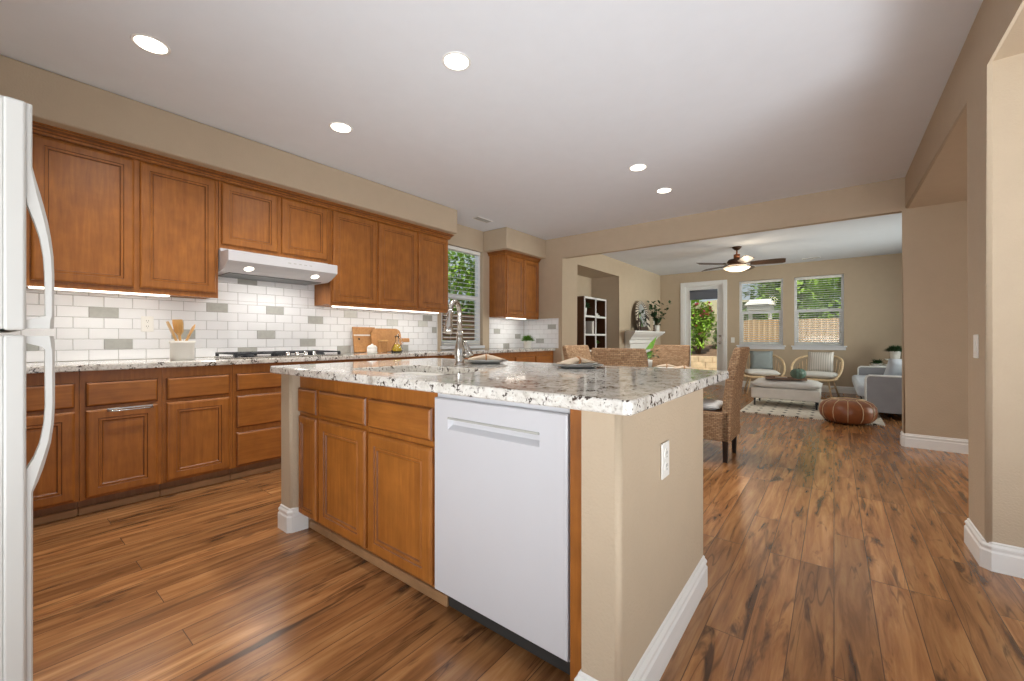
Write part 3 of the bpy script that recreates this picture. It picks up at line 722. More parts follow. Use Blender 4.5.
# ------------------------------------------------------------------ things on the long counter
ZC = 0.921
t = thing('utensil_crock', 'white utensil crock on the counter left of the cooktop', 'crock', (-3.80, 0.90, ZC))
b = B(); b.lathe([(0, 0.0), (0.068, 0.0), (0.072, 0.006), (0.072, 0.118), (0.077, 0.12), (0.078, 0.138), (0.074, 0.141), (0.068, 0.139), (0.066, 0.02), (0, 0.018)], seg=28); b.build('jar', 'ceramic', t)
def utensil(label, kind, lean, az, loc):
    t = thing('wooden_spatula' if kind == 'spatula' else 'wooden_spoon', label, 'utensil', loc, az, 'wooden utensils in the crock')
    t.rotation_euler = (0, lean, az)
    b = B(); b.tube([(0, 0, 0.0), (0, 0, 0.12), (0, 0, 0.175)], [0.008, 0.008, 0.010], 8); b.build('handle', 'spoon', t)
    b = B()
    if kind == 'spatula':
        b.loft([[(x, -w, z), (x, w, z), (-x, w, z), (-x, -w, z)] for x, w, z in ((0.006, 0.010, 0.16), (0.006, 0.034, 0.185), (0.005, 0.042, 0.25), (0.003, 0.040, 0.275))])
    else:
        b.loft([[(0.006*math.cos(a)*k, 0.026*math.sin(a)*k, z) for a in [2*PI*i/10 for i in range(10)]] for z, k in ((0.155, 0.4), (0.18, 0.95), (0.21, 1.3), (0.24, 1.1), (0.26, 0.4))], smooth=True)
    b.build('blade' if kind == 'spatula' else 'bowl', 'spoon', t)
    return t
utensil('wooden spatula leaning left in the white crock', 'spatula', 0.36, -PI/2-0.1, (-3.80, 0.91, ZC+0.024))
utensil('upright wooden spatula in the middle of the white crock', 'spatula', 0.14, -PI/2+0.5, (-3.80, 0.90, ZC+0.024))
utensil('wooden spoon leaning right in the white crock', 'spoon', 0.40, PI/2, (-3.80, 0.875, ZC+0.024))

def leaning(name, label, cat, y, x, build, lean=0.14):
    t = thing(name, label, cat, (x, y, ZC)); t.rotation_euler = (0, -lean, 0); build(t); return t
def bd1(t):
    b = B(); b.box(0, 0.018, -0.14, 0.14, 0.002, 0.285, 0, 0.006, 2); b.build('board', 'lightwood', t)
    b = B(); b.box(0.0185, 0.0215, -0.135, 0.135, 0.185, 0.20, 0); b.build('pale_stripe', 'book', t)
    b = B(); b.lathe([(0, 0), (0.011, 0), (0.011, 0.003), (0, 0.003)], (0.0185, -0.075, 0.15), 12, 0, False, 'x'); b.build('hang_hole', 'dark', t)
leaning('cutting_board', 'tall rectangular wooden cutting board with a pale stripe, left of the leaning boards', 'cutting board', 2.60, -4.10, bd1)
def bd2(t):
    b = B()
    pts = []
    w, h = 0.2, 0.135
    for cy, cz, a0 in ((w-0.07, 0.07, -PI/2), (w-0.07, 2*h-0.07, 0), (-w+0.07, 2*h-0.07, PI/2), (-w+0.07, 0.07, PI)):
        for i in range(6): a = a0+PI/2*i/5; pts.append((0, cy+0.07*math.cos(a), cz+0.068*math.sin(a)+0.004))
    b.prism(pts, (0.016, 0, 0)); b.build('board', 'lightwood', t)
    b = B(); b.box(0, 0.015, w-0.004, w+0.125, h-0.022, h+0.026, 0, 0.007, 2); b.build('handle', 'lightwood', t)
leaning('cutting_board', 'long wooden paddle board with its handle pointing right toward the window', 'cutting board', 2.86, -4.065, bd2)
t = thing('oil_bottle', 'clear glass bottle of yellow oil in front of the wooden boards', 'bottle', (-3.88, 2.86, ZC))
b = B(); b.lathe([(0, 0.0), (0.058, 0.0), (0.064, 0.012), (0.058, 0.05), (0.022, 0.115), (0.019, 0.17), (0.026, 0.178), (0.026, 0.186), (0.016, 0.188), (0.016, 0.12), (0.05, 0.05), (0.056, 0.014), (0, 0.008)], seg=24); b.build('glass_body', 'clear', t)
b = B(); b.lathe([(0, 0.010), (0.054, 0.014), (0.0535, 0.03), (0.047, 0.052), (0.028, 0.09), (0, 0.091)], seg=24); b.build('oil', 'oil', t)
b = B(); b.tube([(0, 0, 0.18), (0, 0.012, 0.2), (0, 0.03, 0.215)], [0.014, 0.006, 0.004], 8); b.build('pour_spout', 'steel', t)
b = B(); b.tube([(0, 0.022, 0.165), (0, 0.06, 0.16), (0, 0.075, 0.11), (0, 0.052, 0.06)], 0.005, 6); b.build('bottle_handle', 'clear', t)
t = thing('salt_cellar', 'small white domed salt cellar left of the yellow oil bottle', 'jar', (-3.74, 2.45, ZC))
b = B(); b.lathe([(0, 0.0), (0.044, 0.0), (0.05, 0.01), (0.05, 0.055), (0, 0.056)], seg=24); b.build('cup', 'ceramic', t)
b = B(); b.lathe([(0.0505, 0.056), (0.05, 0.066), (0.036, 0.084), (0.012, 0.092), (0.010, 0.102), (0, 0.104)], seg=24); b.build('lid', 'ceramic', t)
t = thing('wooden_box', 'small pale wooden box standing against the leaning paddle board', 'box', (-3.96, 2.73, ZC))
b = B(); b.box(-0.02, 0.02, -0.05, 0.05, 0, 0.125, 0, 0.004); b.build('body', 'lightwood', t)
b = B(); b.box(-0.022, 0.022, -0.052, 0.052, 0.1255, 0.14, 0, 0.003); b.build('lid', 'spoon', t)

def grass_pot(label, loc, s, rng, mats=('leaf',), name='potted_plant', spread=1.0, n=150):
    t = thing(name, label, 'plant', loc)
    b = B(); b.lathe([(0, 0), (0.044*s, 0), (0.05*s, 0.01*s), (0.06*s, 0.105*s), (0.061*s, 0.112*s), (0.055*s, 0.112*s), (0.05*s, 0.085*s), (0, 0.085*s)], seg=22); b.build('pot', 'ceramic', t)
    b = B()
    for i in range(n):
        a = rng.random()*2*PI; e = rng.uniform(0.25, 1.5); r0 = rng.random()*0.035*s
        d = Vector((math.cos(a)*math.cos(e)*spread, math.sin(a)*math.cos(e)*spread, math.sin(e)))
        p = Vector((math.cos(a)*r0, math.sin(a)*r0, 0.088*s))
        b.leaf(p, d, rng.uniform(0.07, 0.125)*s, 0.016*s, 0, 0.5)
        b.leaf(p+d*0.05*s, d+Vector((rng.uniform(-.5, .5), rng.uniform(-.5, .5), rng.uniform(-.2, .3))), rng.uniform(0.04, 0.07)*s, 0.018*s, 0, 0.4)
    b.build('foliage', mats[0], t)
    return t
rg = random.Random(3)
grass_pot('small green herb in a white pot on the far corner counter', (-3.87, 5.36, ZC), 1.08, rg)

# ================================================================== ISLAND
IF = (0, 1.09, 0)     # cabinet face plane; door faces reach y=1.069
GI = 'base cabinets in the island'
base_cabinet('narrow maple island cabinet of one drawer over one door beside the beige left post', -2.362, -2.136, IF, 0, [('drawer', -2.352, -2.153, 0.672, 0.806), ('door', -2.345, -2.153, 0.112, 0.652)], depth=0.62, group=GI)
base_cabinet('wide two-door maple sink cabinet of the island, left of the dishwasher', -2.134, -1.222, IF, 0, [('drawer', -2.119, -1.693, 0.676, 0.806), ('door', -2.119, -1.697, 0.112, 0.655), ('drawer', -1.672, -1.238, 0.676, 0.806), ('door', -1.672, -1.238, 0.112, 0.650)], depth=0.62, group=GI, hollow=True)
# dishwasher
t = thing('dishwasher', 'white dishwasher with a pocket handle built into the island', 'dishwasher', (-0.9235, 1.09, 0))
b = B(); b.box(-0.296, 0.293, 0.0, 0.58, 0.10, 0.868); b.build('tub', 'white', t)
# door with a recessed pocket handle
b = B(); hx0, hx1, hz0, hz1 = -0.218, 0.197, 0.738, 0.782; x0, x1, z0, z1, yf, yb = -0.294, 0.296, 0.112, 0.852, -0.021, -0.001
e = 0.004
def ringq(a0, a1, c0, c1, y): return [(a0, y, c0), (a1, y, c0), (a1, y, c1), (a0, y, c1)]
b.loft([ringq(x0, x1, z0, z1, yb), ringq(x0, x1, z0, z1, yf+e), ringq(x0+e, x1-e, z0+e, z1-e, yf), ringq(hx0, hx1, hz0, hz1, yf), ringq(hx0+0.002, hx1-0.002, hz0+0.004, hz1-0.001, yf+0.004), ringq(hx0+0.008, hx1-0.008, hz0+0.016, hz1-0.003, yf+0.0195)])
fixn(b.build('door', 'white', t))
b = B(); b.box(hx0, hx1, yf-0.004, yf+0.016, hz1-0.005, hz1+0.003, 0, 0.002); b.build('handle_lip', 'accent', t)
b = B(); b.box(-0.29, 0.285, 0.05, 0.06, 0.012, 0.10, 0, 0.002); b.build('toe_panel', 'dark', t)
b = B(); b.box(-0.618, -0.568, 1.072, 1.69, 0.0, 0.882); tag(b.build('filler_panel', 'wood'), 'narrow brown filler panel between the dishwasher and the beige island end', 'panel')
# beige plastered island wall
def isl_wall():
    b = B()
    def rc(cx_, cy_, r, a0): return [(cx_+r*math.cos(a0+PI/2*k/5), cy_+r*math.sin(a0+PI/2*k/5)) for k in range(6)]
    pts = rc(-2.491, 1.059, 0.014, PI)+rc(-2.396, 1.059, 0.014, -PI/2)+[(-2.364, 1.12), (-2.364, 1.83), (-0.566, 1.83), (-0.566, 1.045)]+rc(-0.466, 1.061, 0.016, -PI/2)+rc(-0.466, 1.929, 0.016, 0)+rc(-2.489, 1.929, 0.016, PI/2)
    b.prism([(x, y, 0) for x, y in pts], (0, 0, 0.8825))
    for f in b.bm.faces: f.smooth = abs(f.normal.z) < 0.5 and f.calc_area() < 0.01
    return struct(b, 'wall_island', 'wall')
isl_wall()
baseboard('baseboard_island', [(-2.372, 1.135), (-2.382, 1.057), (-2.394, 1.045), (-2.493, 1.045), (-2.505, 1.057), (-2.505, 1.933), (-2.493, 1.945), (-0.462, 1.945), (-0.45, 1.933), (-0.45, 1.057), (-0.462, 1.045), (-0.568, 1.045), (-0.568, 1.06)])
HOLE = (-1.985, -1.345, 1.15, 1.565)
slab('island_countertop', (-2.548, -0.402, 1.0, 2.24), HOLE, 0.883, 0.922, 'big white speckled granite island countertop with a sink cut-out', r=0.022)
# sink
t = thing('kitchen_sink', 'white undermount sink set into the island countertop', 'sink', (-1.665, 1.3575, 0.883))
b = B()
def rr(hx, hy_, z, r=0.06):
    pts = []
    for cx_, cy_, a0 in ((hx-r, -hy_+r, -PI/2), (hx-r, hy_-r, 0), (-hx+r, hy_-r, PI/2), (-hx+r, -hy_+r, PI)):
        for i in range(6): a = a0+PI/2*i/5; pts.append((cx_+r*math.cos(a), cy_+r*math.sin(a), z))
    return pts
b.loft([rr(0.345, 0.232, -0.004), rr(0.345, 0.232, -0.001), rr(0.318, 0.205, -0.001), rr(0.314, 0.201, -0.02), rr(0.305, 0.192, -0.19, 0.07), rr(0.28, 0.165, -0.21, 0.07), rr(0.05, 0.05, -0.216, 0.04)], smooth=True, caps=(False, True))
b.build('basin', 'ceramic', t)
b = B(); b.lathe([(0, -0.214), (0.04, -0.214), (0.042, -0.21), (0.03, -0.209), (0, -0.212)], seg=20); b.build('drain', 'steel', t)
# faucet
t = thing('kitchen_faucet', 'tall nickel pull-down faucet standing behind the island sink', 'faucet', (-1.715, 1.70, 0.922), 0.42)
b = B(); b.lathe([(0, 0.0), (0.036, 0.0), (0.036, 0.006), (0.030, 0.012), (0.027, 0.03), (0.029, 0.05), (0.031, 0.09), (0.027, 0.11), (0.022, 0.13), (0.019, 0.16), (0.0165, 0.20), (0, 0.205)], seg=24); b.build('base', 'steel', t)
pts = [(0, 0, 0.19), (0, 0, 0.27)]+[(0, -0.07+0.07*math.cos(a), 0.295+0.07*math.sin(a)) for a in [PI*i/12*0.96 for i in range(0, 13)]]
b = B(); b.tube(pts, 0.0145, 12); b.build('gooseneck', 'steel', t)
e_ = Vector(pts[-1]); d_ = (Vector(pts[-1])-Vector(pts[-2])).normalized()
b = B(); hp = [e_+d_*s_ for s_ in (-0.004, 0.004, 0.02, 0.05, 0.085, 0.115, 0.122)]; b.tube(hp, [0.016, 0.018, 0.0175, 0.017, 0.024, 0.027, 0.022], 16); b.build('spray_head', 'steel', t)
b = B(); b.tube([(0.022, 0, 0.062), (0.062, 0, 0.066)], 0.019, 12); b.tube([(0.070, 0.0, 0.056), (0.062, 0.0, 0.080), (0.045, 0.0, 0.115), (0.030, 0.0, 0.145)], [0.017, 0.014, 0.009, 0.008], 10); b.build('lever_handle', 'steel', t)

# place settings on the island
def setting(label_p, loc, rz, nap_label):
    t = thing('dinner_plate', label_p[0], 'plate', (loc[0], loc[1], 0.922), rz, 'grey dinner plates on the island')
    b = B(); b.lathe([(0, 0.0), (0.085, 0.0), (0.09, 0.003), (0.138, 0.014), (0.14, 0.017), (0.136, 0.0175), (0.09, 0.008), (0, 0.007)], seg=36); b.build('dish', 'greyplate', t)
    t2 = thing('salad_plate', label_p[1], 'plate', (loc[0], loc[1], 0.9315), rz, 'white salad plates on the grey plates')
    b = B(); b.lathe([(0, 0.0), (0.075, 0.0), (0.08, 0.003), (0.108, 0.0125), (0.11, 0.015), (0.107, 0.0155), (0.08, 0.007), (0, 0.006)], seg=32); b.build('dish', 'whiteplate', t2)
    t3 = napkin(nap_label, (loc[0], loc[1], 0.941), rz+0.5)
def napkin(label, loc, rz, grp='beige napkins in wooden rings'):
    t = thing('cloth_napkin', label, 'napkin', loc, rz, grp)
    b = B()
    rings = []
    for x, w, h in ((-0.115, 0.05, 0.006), (-0.08, 0.045, 0.02), (-0.04, 0.03, 0.028), (-0.012, 0.017, 0.032), (0.012, 0.017, 0.032), (0.04, 0.032, 0.026), (0.085, 0.055, 0.014), (0.12, 0.062, 0.004)):
        ring = []
        for i in range(12):
            a = 2*PI*i/12; ring.append((x, w*math.cos(a)*(1+0.12*math.sin(3*a+x*40)), 0.002+h*0.5*(1+math.sin(a))*(1+0.15*math.sin(5*a+x*60))))
        rings.append(ring)
    b.loft(rings, smooth=True); b.build('cloth', 'napkin', t)
    b = B(); b.tube([(0, 0.021*math.cos(a), 0.018+0.019*math.sin(a)) for a in [2*PI*i/16 for i in range(16)]], 0.0055, 8, closed=True); b.build('napkin_ring', 'ringwood', t)
    return t
setting(('grey dinner plate on the island right behind the faucet', 'white salad plate on the grey plate right behind the faucet'), (-1.74, 1.96), 0.3, 'beige napkin in a wooden ring on the plates behind the faucet')
setting(('grey dinner plate on the island in front of the leftmost wicker chair', 'white salad plate on the grey plate in front of the leftmost wicker chair'), (-1.10, 1.985), 0.9, 'beige napkin in a wooden ring on the plates before the leftmost wicker chair')

# ================================================================== REFRIGERATOR
t = thing('refrigerator', 'white top-freezer refrigerator cut by the left edge of the frame', 'refrigerator', (-1.65, 0, 0))
b = B(); b.box(-0.82, 0.0, -0.70, 0.012, 0.03, 1.69, 0, 0.006, 2)
for x in (-0.75, -0.08):
    for y in (-0.6, -0.05): b.box(x-0.02, x+0.02, y-0.02, y+0.02, 0.0, 0.03, 1)
b.build('body', ['fridge', 'dark'], t)
b = B(); b.box(-0.81, -0.003, 0.012, 0.0275, 0.06, 1.086); b.box(-0.81, -0.003, 0.012, 0.0275, 1.104, 1.685); b.build('gasket', 'accentl', t)
b = B(); b.box(-0.81, -0.03, -0.3, 0.012, 0.0, 0.055); b.build('toe_grille', 'dark', t)
b = B(); b.box(-0.07, -0.02, -0.03, 0.06, 1.687, 1.70, 0, 0.003); b.build('hinge_cover', 'fridge', t)
def fdoor(name, z0, z1):
    b = B(); b.box(-0.82, 0.0, 0.0275, 0.0665, z0, z1, 0, 0.007, 3); return b.build(name, 'fridge', t)
d1 = fdoor('freezer_door', 1.101, 1.695); d2 = fdoor('refrigerator_door', 0.06, 1.089)
def fhandle(parent, zs):
    """zs: (z, y_outer, y_inner) stations of a flat bowed handle at the free edge of the door"""
    b = B(); xa, xb = -0.040, -0.008
    rings = []
    for z, yo, yi in zs:
        k = min(0.008, abs(yo-yi)*0.3)
        rings.append([(xa, yi, z), (xb, yi, z), (xb, yo-k, z), (xb-k, yo, z), (xa+k, yo, z), (xa, yo-k, z)])
    b.loft(rings); o = b.build('handle', 'fridge', parent); return fixn(o)
fhandle(d1, [(1.693, 0.077, 0.066), (1.53, 0.077, 0.066), (1.50, 0.083, 0.066), (1.46, 0.092, 0.066), (1.43, 0.098, 0.068), (1.39, 0.105, 0.080), (1.35, 0.110, 0.090), (1.30, 0.1145, 0.0965), (1.25, 0.116, 0.099), (1.14, 0.116, 0.100), (1.128, 0.116, 0.066), (1.106, 0.115, 0.066)])
fhandle(d2, [(1.086, 0.115, 0.066), (1.068, 0.117, 0.066), (1.058, 0.117, 0.092), (1.050, 0.117, 0.099), (0.90, 0.117, 0.100), (0.85, 0.115, 0.0975), (0.80, 0.110, 0.090), (0.765, 0.103, 0.080), (0.735, 0.097, 0.066), (0.70, 0.087, 0.066), (0.675, 0.078, 0.066), (0.07, 0.078, 0.066)])

# ================================================================== CEILING FIXTURES
def downlight(label, x, y, e):
    t = thing('recessed_light', label, 'ceiling light', (x, y, CK), 0, 'recessed kitchen ceiling lights')
    b = B(); b.lathe([(0.070, -0.001), (0.071, -0.004), (0.082, -0.004), (0.086, -0.0005), (0.084, 0.0)], seg=32)
    b.build('trim_ring', 'trim', t)
    b = B(); b.lathe([(0, -0.002), (0.0695, -0.002), (0.0695, -0.0005), (0, -0.0005)], seg=28, smooth=False); b.build('lens', 'lens', t)
    add_light('downlight_beam', 'SPOT', (x, y, CK-0.03), e, (1.0, 0.95, 0.88), rot=(0, 0, 0), spot_size=2.5, spot_blend=0.9, shadow_soft_size=0.06)
DE = 46
downlight('lit recessed ceiling light nearest the refrigerator, leftmost in the photo', -2.949, 0.561, DE*1.5)
downlight('lit recessed ceiling light above the island dishwasher, nearest the top middle', -1.73, 1.689, DE*0.8)
downlight('lit recessed ceiling light in front of the range hood, above the cooktop aisle', -2.967, 1.675, DE*1.3)
downlight('lit recessed ceiling light nearer of the close pair toward the wide opening', -1.456, 3.791, DE*2.0)
downlight('lit recessed ceiling light farther of the close pair, nearest the beam', -1.459, 4.556, DE*1.7)
def vent(label, x, y, z, rz, w=0.30, d=0.12):
    t = thing('ceiling_vent', label, 'vent', (x, y, z), rz)
    b = B(); b.box(-w/2, w/2, -d/2, d/2, -0.004, -0.0005, 0, 0.002)
    for yy in (-d/2, d/2-0.014): b.box(-w/2, w/2, yy, yy+0.014, -0.008, -0.004)
    b.build('frame', 'trim', t)
    b = B()
    for i in range(7): y0 = -d/2+0.02+i*(d-0.04)/6; b.box(-w/2+0.015, w/2-0.015, y0-0.002, y0+0.003, -0.009, -0.004)
    b.build('louvre', 'accent', t)
vent('grey air vent in the kitchen ceiling near the window', -3.75, 4.15, CK, R90)
vent('air vent in the family room ceiling near the far windows', -0.35, 9.95, CL, 0)

# ceiling fan
t = thing('ceiling_fan', 'bronze ceiling fan with a lit glass bowl in the family room', 'ceiling fan', (-1.315, 7.95, CL))
b = B(); b.lathe([(0, 0.0), (0.075, -0.001), (0.07, -0.02), (0.04, -0.05), (0.018, -0.06), (0, -0.06)], seg=24); b.build('canopy', 'bronze', t)
b = B(); b.tube([(0, 0, -0.055), (0, 0, -0.14)], 0.013, 12); b.lathe([(0, -0.13), (0.05, -0.132), (0.05, -0.205), (0, -0.21)], seg=20); b.build('downrod', 'copper', t)
b = B(); b.lathe([(0, -0.205), (0.08, -0.208), (0.13, -0.22), (0.15, -0.25), (0.15, -0.275), (0.13, -0.285), (0.14, -0.29), (0.14, -0.305), (0.10, -0.32), (0, -0.325)], seg=28); b.build('motor_housing', 'bronze', t)
for k in range(5):
    a = 2*PI*k/5+0.12
    b = B(); b.T = Matrix.Rotation(a, 4, 'Z')
    b.loft([[(x, -w, -0.292+0.02*w/0.06), (x, w, -0.300-0.02*w/0.06), (x, w, -0.306-0.02*w/0.06), (x, -w, -0.298+0.02*w/0.06)] for x, w in ((0.20, 0.045), (0.26, 0.058), (0.55, 0.068), (0.66, 0.066), (0.70, 0.052))])
    bl = fixn(b.build('blade', 'blade', t))
    b = B(); b.T = Matrix.Rotation(a, 4, 'Z'); b.box(0.10, 0.24, -0.016, 0.016, -0.290, -0.282, 0, 0.002); b.build('blade_arm', 'bronze', bl)
b = B(); b.lathe([(0, -0.325), (0.17, -0.33), (0.20, -0.345), (0.205, -0.36), (0.18, -0.382), (0.11, -0.41), (0.04, -0.422), (0, -0.424)], seg=32); b.build('glass_bowl', 'bowl', t)
b = B(); b.lathe([(0.202, -0.343), (0.211, -0.35), (0.203, -0.357)], seg=32); b.build('bowl_rim', 'bronze', t)
add_light('fan_lamp', 'POINT', (-1.315, 7.95, CL-0.56), 10, (1.0, 0.82, 0.6), shadow_soft_size=0.12)
add_light('fan_uplight', 'POINT', (-1.10, 7.70, CL-0.22), 1.6, (1.0, 0.80, 0.56), shadow_soft_size=0.08)

# ================================================================== DINING SET
GC = 'wicker dining chairs around the table'
def dining_chair(label, loc, rz):
    """local: back at y=0, seat toward +y"""
    t = thing('dining_chair', label, 'chair', loc, rz, GC)
    w = 0.235
    b = B()
    b.loft([[(-w+i, 0.02+i, z), (w-i, 0.02+i, z), (w-i, 0.53-i, z), (-w+i, 0.53-i, z)] for z, i in ((0.185, 0.006), (0.19, 0.0), (0.42, 0.0), (0.435, 0.008))])
    b.build('seat', 'wicker', t)
    b = B(); rings = []
    for z, y, k, th in ((0.19, 0.0, 0, 0.07), (0.35, 0.0, 0, 0.07), (0.47, -0.004, 0, 0.07), (0.60, -0.016, 0.002, 0.068), (0.74, -0.032, 0.002, 0.07), (0.86, -0.056, 0.004, 0.07), (0.94, -0.076, 0.006, 0.068), (0.985, -0.088, 0.010, 0.06), (1.0, -0.090, 0.018, 0.044)):
        yy = y+ (0.07-th)/2
        rings.append([(x, yy+q, z) for x, q in ((-w+k, 0.008), (-w+k+0.012, 0.0), (w-k-0.012, 0.0), (w-k, 0.008), (w-k, th-0.008), (w-k-0.012, th), (-w+k+0.012, th), (-w+k, th-0.008))])
    b.loft(rings, smooth=False); fixn(b.build('backrest', 'wicker', t))
    b = B(); b.pillow((0, 0.30, 0.462), 0.43, 0.42, 0.075, up=(0, 1, 0), pinch=0.04, pw=0.3); fixn(b.build('seat_cushion', 'chaircush', t))
    for x in (-w+0.035, w-0.035):
        for y in (0.045, 0.49):
            b = B(); b.loft([[(x+sx*r, y+sy*r, z) for sx, sy in ((-1, -1), (1, -1), (1, 1), (-1, 1))] for z, r in ((0.0, 0.016), (0.20, 0.022))]); b.build('leg', 'espresso', t)
    return t
ch = dining_chair('wicker dining chair seen from the side, at the right end past the island corner', (-0.70, 4.17, 0), PI/2)
dup(ch, (-1.385, 3.22, 0), 0.0, 'wicker dining chair turned toward the table, nearest behind the middle of the island', GC)
dup(ch, (-2.27, 4.15, 0), -PI/2-0.1, 'leftmost wicker dining chair, in front of the niche bookshelf', GC)
dup(ch, (-1.575, 5.10, 0), PI, 'wicker dining chair on the far side of the table, in front of the garden door', GC)
t = thing('dining_table', 'round dark wood dining table hidden behind the island edge', 'table', (-1.47, 4.17, 0))
b = B(); b.lathe([(0, 0.715), (0.52, 0.715), (0.54, 0.725), (0.54, 0.745), (0.53, 0.75), (0, 0.75)], seg=48, smooth=False); b.build('tabletop', 'espresso', t)
b = B(); b.lathe([(0.40, 0.64), (0.42, 0.64), (0.42, 0.714), (0.40, 0.714)], seg=40, smooth=False); b.build('apron', 'espresso', t)
for a in (PI/4, 3*PI/4, 5*PI/4, 7*PI/4):
    b = B(); cx_, cy_ = 0.38*math.cos(a), 0.38*math.sin(a); b.loft([[(cx_+sx*r, cy_+sy*r, z) for sx, sy in ((-1, -1), (1, -1), (1, 1), (-1, 1))] for z, r in ((0, 0.022), (0.64, 0.032), (0.714, 0.032))]); b.build('leg', 'espresso', t)
# table plant and the set places on the table
t = thing('potted_plant', 'broad-leaved green plant in a white pot on the dining table', 'plant', (-1.63, 4.50, 0.75))
b = B(); b.lathe([(0, 0), (0.05, 0), (0.056, 0.01), (0.06, 0.07), (0.062, 0.092), (0.055, 0.092), (0.053, 0.08), (0, 0.078)], seg=24); b.build('pot', 'ceramic', t)
b = B(); rp = random.Random(5)
for i in range(9):
    a = 2*PI*i/9+rp.random()*0.4; e = rp.uniform(0.2, 0.9)
    d = Vector((math.cos(a)*math.cos(e), math.sin(a)*math.cos(e), math.sin(e)))
    l0 = rp.uniform(0.05, 0.12); b.tube([(0, 0, 0.10), d*l0+Vector((0, 0, 0.10))], 0.004, 5); b.leaf(d*l0+Vector((0, 0, 0.10)), d+Vector((0, 0, -0.2)), rp.uniform(0.08, 0.11), rp.uniform(0.06, 0.08), 1, 0.5)
R_ = Vector((0.79, 0.61, 0))
for k, (dx, h, l) in enumerate(((-0.02, 0.20, 0.20), (-0.03, 0.13, 0.12))):
    p = R_*dx+Vector((0, 0, h)); b.tube([(0, 0, 0.10), p], 0.005, 5); b.leaf(p, R_*0.9+Vector((0, 0, 0.9-0.4*k)), l, 0.10, 0, 0.5, Vector((0, 0, 1)).cross(R_)+Vector((0, 0, 0.8)))
b.build('foliage', ['leaf', 'leafd'], t)
for (x, y, rz, lp, ln) in ((-1.43, 4.55, 0.55, 'pale plate on the dining table right beside the broad-leaved plant', 'beige napkin on the table plate right beside the broad-leaved plant'),
                           (-1.20, 4.36, 0.75, 'pale plate on the dining table nearest the side-on wicker chair', 'beige napkin on the table plate nearest the side-on wicker chair')):
    t = thing('dinner_plate', lp, 'plate', (x, y, 0.75), 0, 'pale plates on the dining table')
    b = B(); b.lathe([(0, 0.0), (0.085, 0.0), (0.09, 0.003), (0.13, 0.013), (0.132, 0.016), (0.128, 0.0165), (0.09, 0.008), (0, 0.007)], seg=32); b.build('dish', 'whiteplate', t)
    napkin(ln, (x, y, 0.766), rz, 'napkins on the dining table')

# ================================================================== NICHE BOOKSHELF
t = thing('bookshelf', 'dark walnut cube bookshelf with pale front edges standing in the niche', 'bookshelf', (-4.035, 6.93, 0))
Wd, Dp, Ht = 0.94, 0.335, 1.875
b = B(); b.box(0, Dp, 0, 0.03, 0, Ht); b.box(0, Dp, Wd-0.03, Wd, 0, Ht); b.box(0, Dp, 0.03, Wd-0.03, Ht-0.03, Ht); b.box(0, Dp, 0.03, Wd-0.03, 0, 0.05); b.build('case', 'shelfw', t)
b = B(); b.box(0, 0.01, 0.03, Wd-0.03, 0.05, Ht-0.03); b.build('back_panel', 'shelfw', t)
zsh = [0.45, 0.84, 1.15, 1.50]
for z in zsh:
    b = B(); b.box(0.01, Dp, 0.03, Wd-0.03, z-0.013, z+0.013); b.build('shelf', 'shelfw', t)
b = B(); b.box(0.01, Dp, Wd/2-0.012, Wd/2+0.012, 0.05, Ht-0.03); b.build('divider', 'shelfw', t)
b = B()
f = 0.012
for y in (0, Wd/2-0.016, Wd-0.034): b.box(Dp, Dp+f, y, y+0.034, 0, Ht)
for z in zsh+[Ht-0.018]: b.box(Dp, Dp+f, 0.034, Wd-0.034, z-0.018, z+0.018)
b.build('face_edge', 'trim', t)
rg2 = random.Random(9)
grass_pot('trailing plant in a white pot on the upper left shelf of the niche bookshelf', (-3.86, 7.17, 1.513), 1.45, rg2, ('leafd',))
def book(label, loc, dims, rz, grp):
    t = thing('book', label, 'book', loc, rz, grp); w, d, h = dims
    b = B(); b.box(-w/2, w/2, -d/2, d/2, 0, 0.004); b.box(-w/2, w/2, -d/2, d/2, h-0.004, h); b.box(-w/2, -w/2+0.004, -d/2, d/2, 0.004, h-0.004); b.build('cover', 'book', t)
    b = B(); b.box(-w/2+0.004, w/2-0.006, -d/2+0.005, d/2-0.005, 0.004, h-0.004); b.build('pages', 'linen', t)
    return t
book('pale flat book, lower of two on the upper right shelf of the bookshelf', (-3.84, 7.55, 1.513), (0.2, 0.26, 0.035), 0, 'pale books on the bookshelf')
book('pale flat book, upper of two on the upper right shelf of the bookshelf', (-3.84, 7.54, 1.548), (0.18, 0.22, 0.03), 0.1, 'pale books on the bookshelf')
t = thing('white_figurine', 'tall white figurine against the divider on the upper right shelf', 'ornament', (-3.78, 7.44, 1.513))
b = B(); b.lathe([(0, 0), (0.025, 0), (0.026, 0.01), (0.014, 0.05), (0.02, 0.11), (0.012, 0.16), (0.016, 0.20), (0.011, 0.225), (0, 0.23)], seg=16); b.build('body', 'ceramic', t)
for k in range(2):
    t = thing('book', ('upright pale book nearest the divider on the middle left shelf', 'upright pale book second from the divider on the middle left shelf')[k], 'book', (-3.80, 7.355-0.045*k, 1.163), 0, 'upright books on the middle left shelf')
    b = B(); b.box(-0.085, 0.085, -0.018, 0.018, 0, 0.255-0.02*k, 0, 0.003); b.build('cover', 'book', t)
    b = B(); b.box(-0.08, 0.0865, -0.013, 0.013, 0.005, 0.2555-0.02*k); b.build('pages', 'linen', t)
grass_pot('small green plant in a white pot on the lower right shelf of the bookshelf', (-3.80, 7.52, 0.853), 1.1, rg2, ('leaf',))

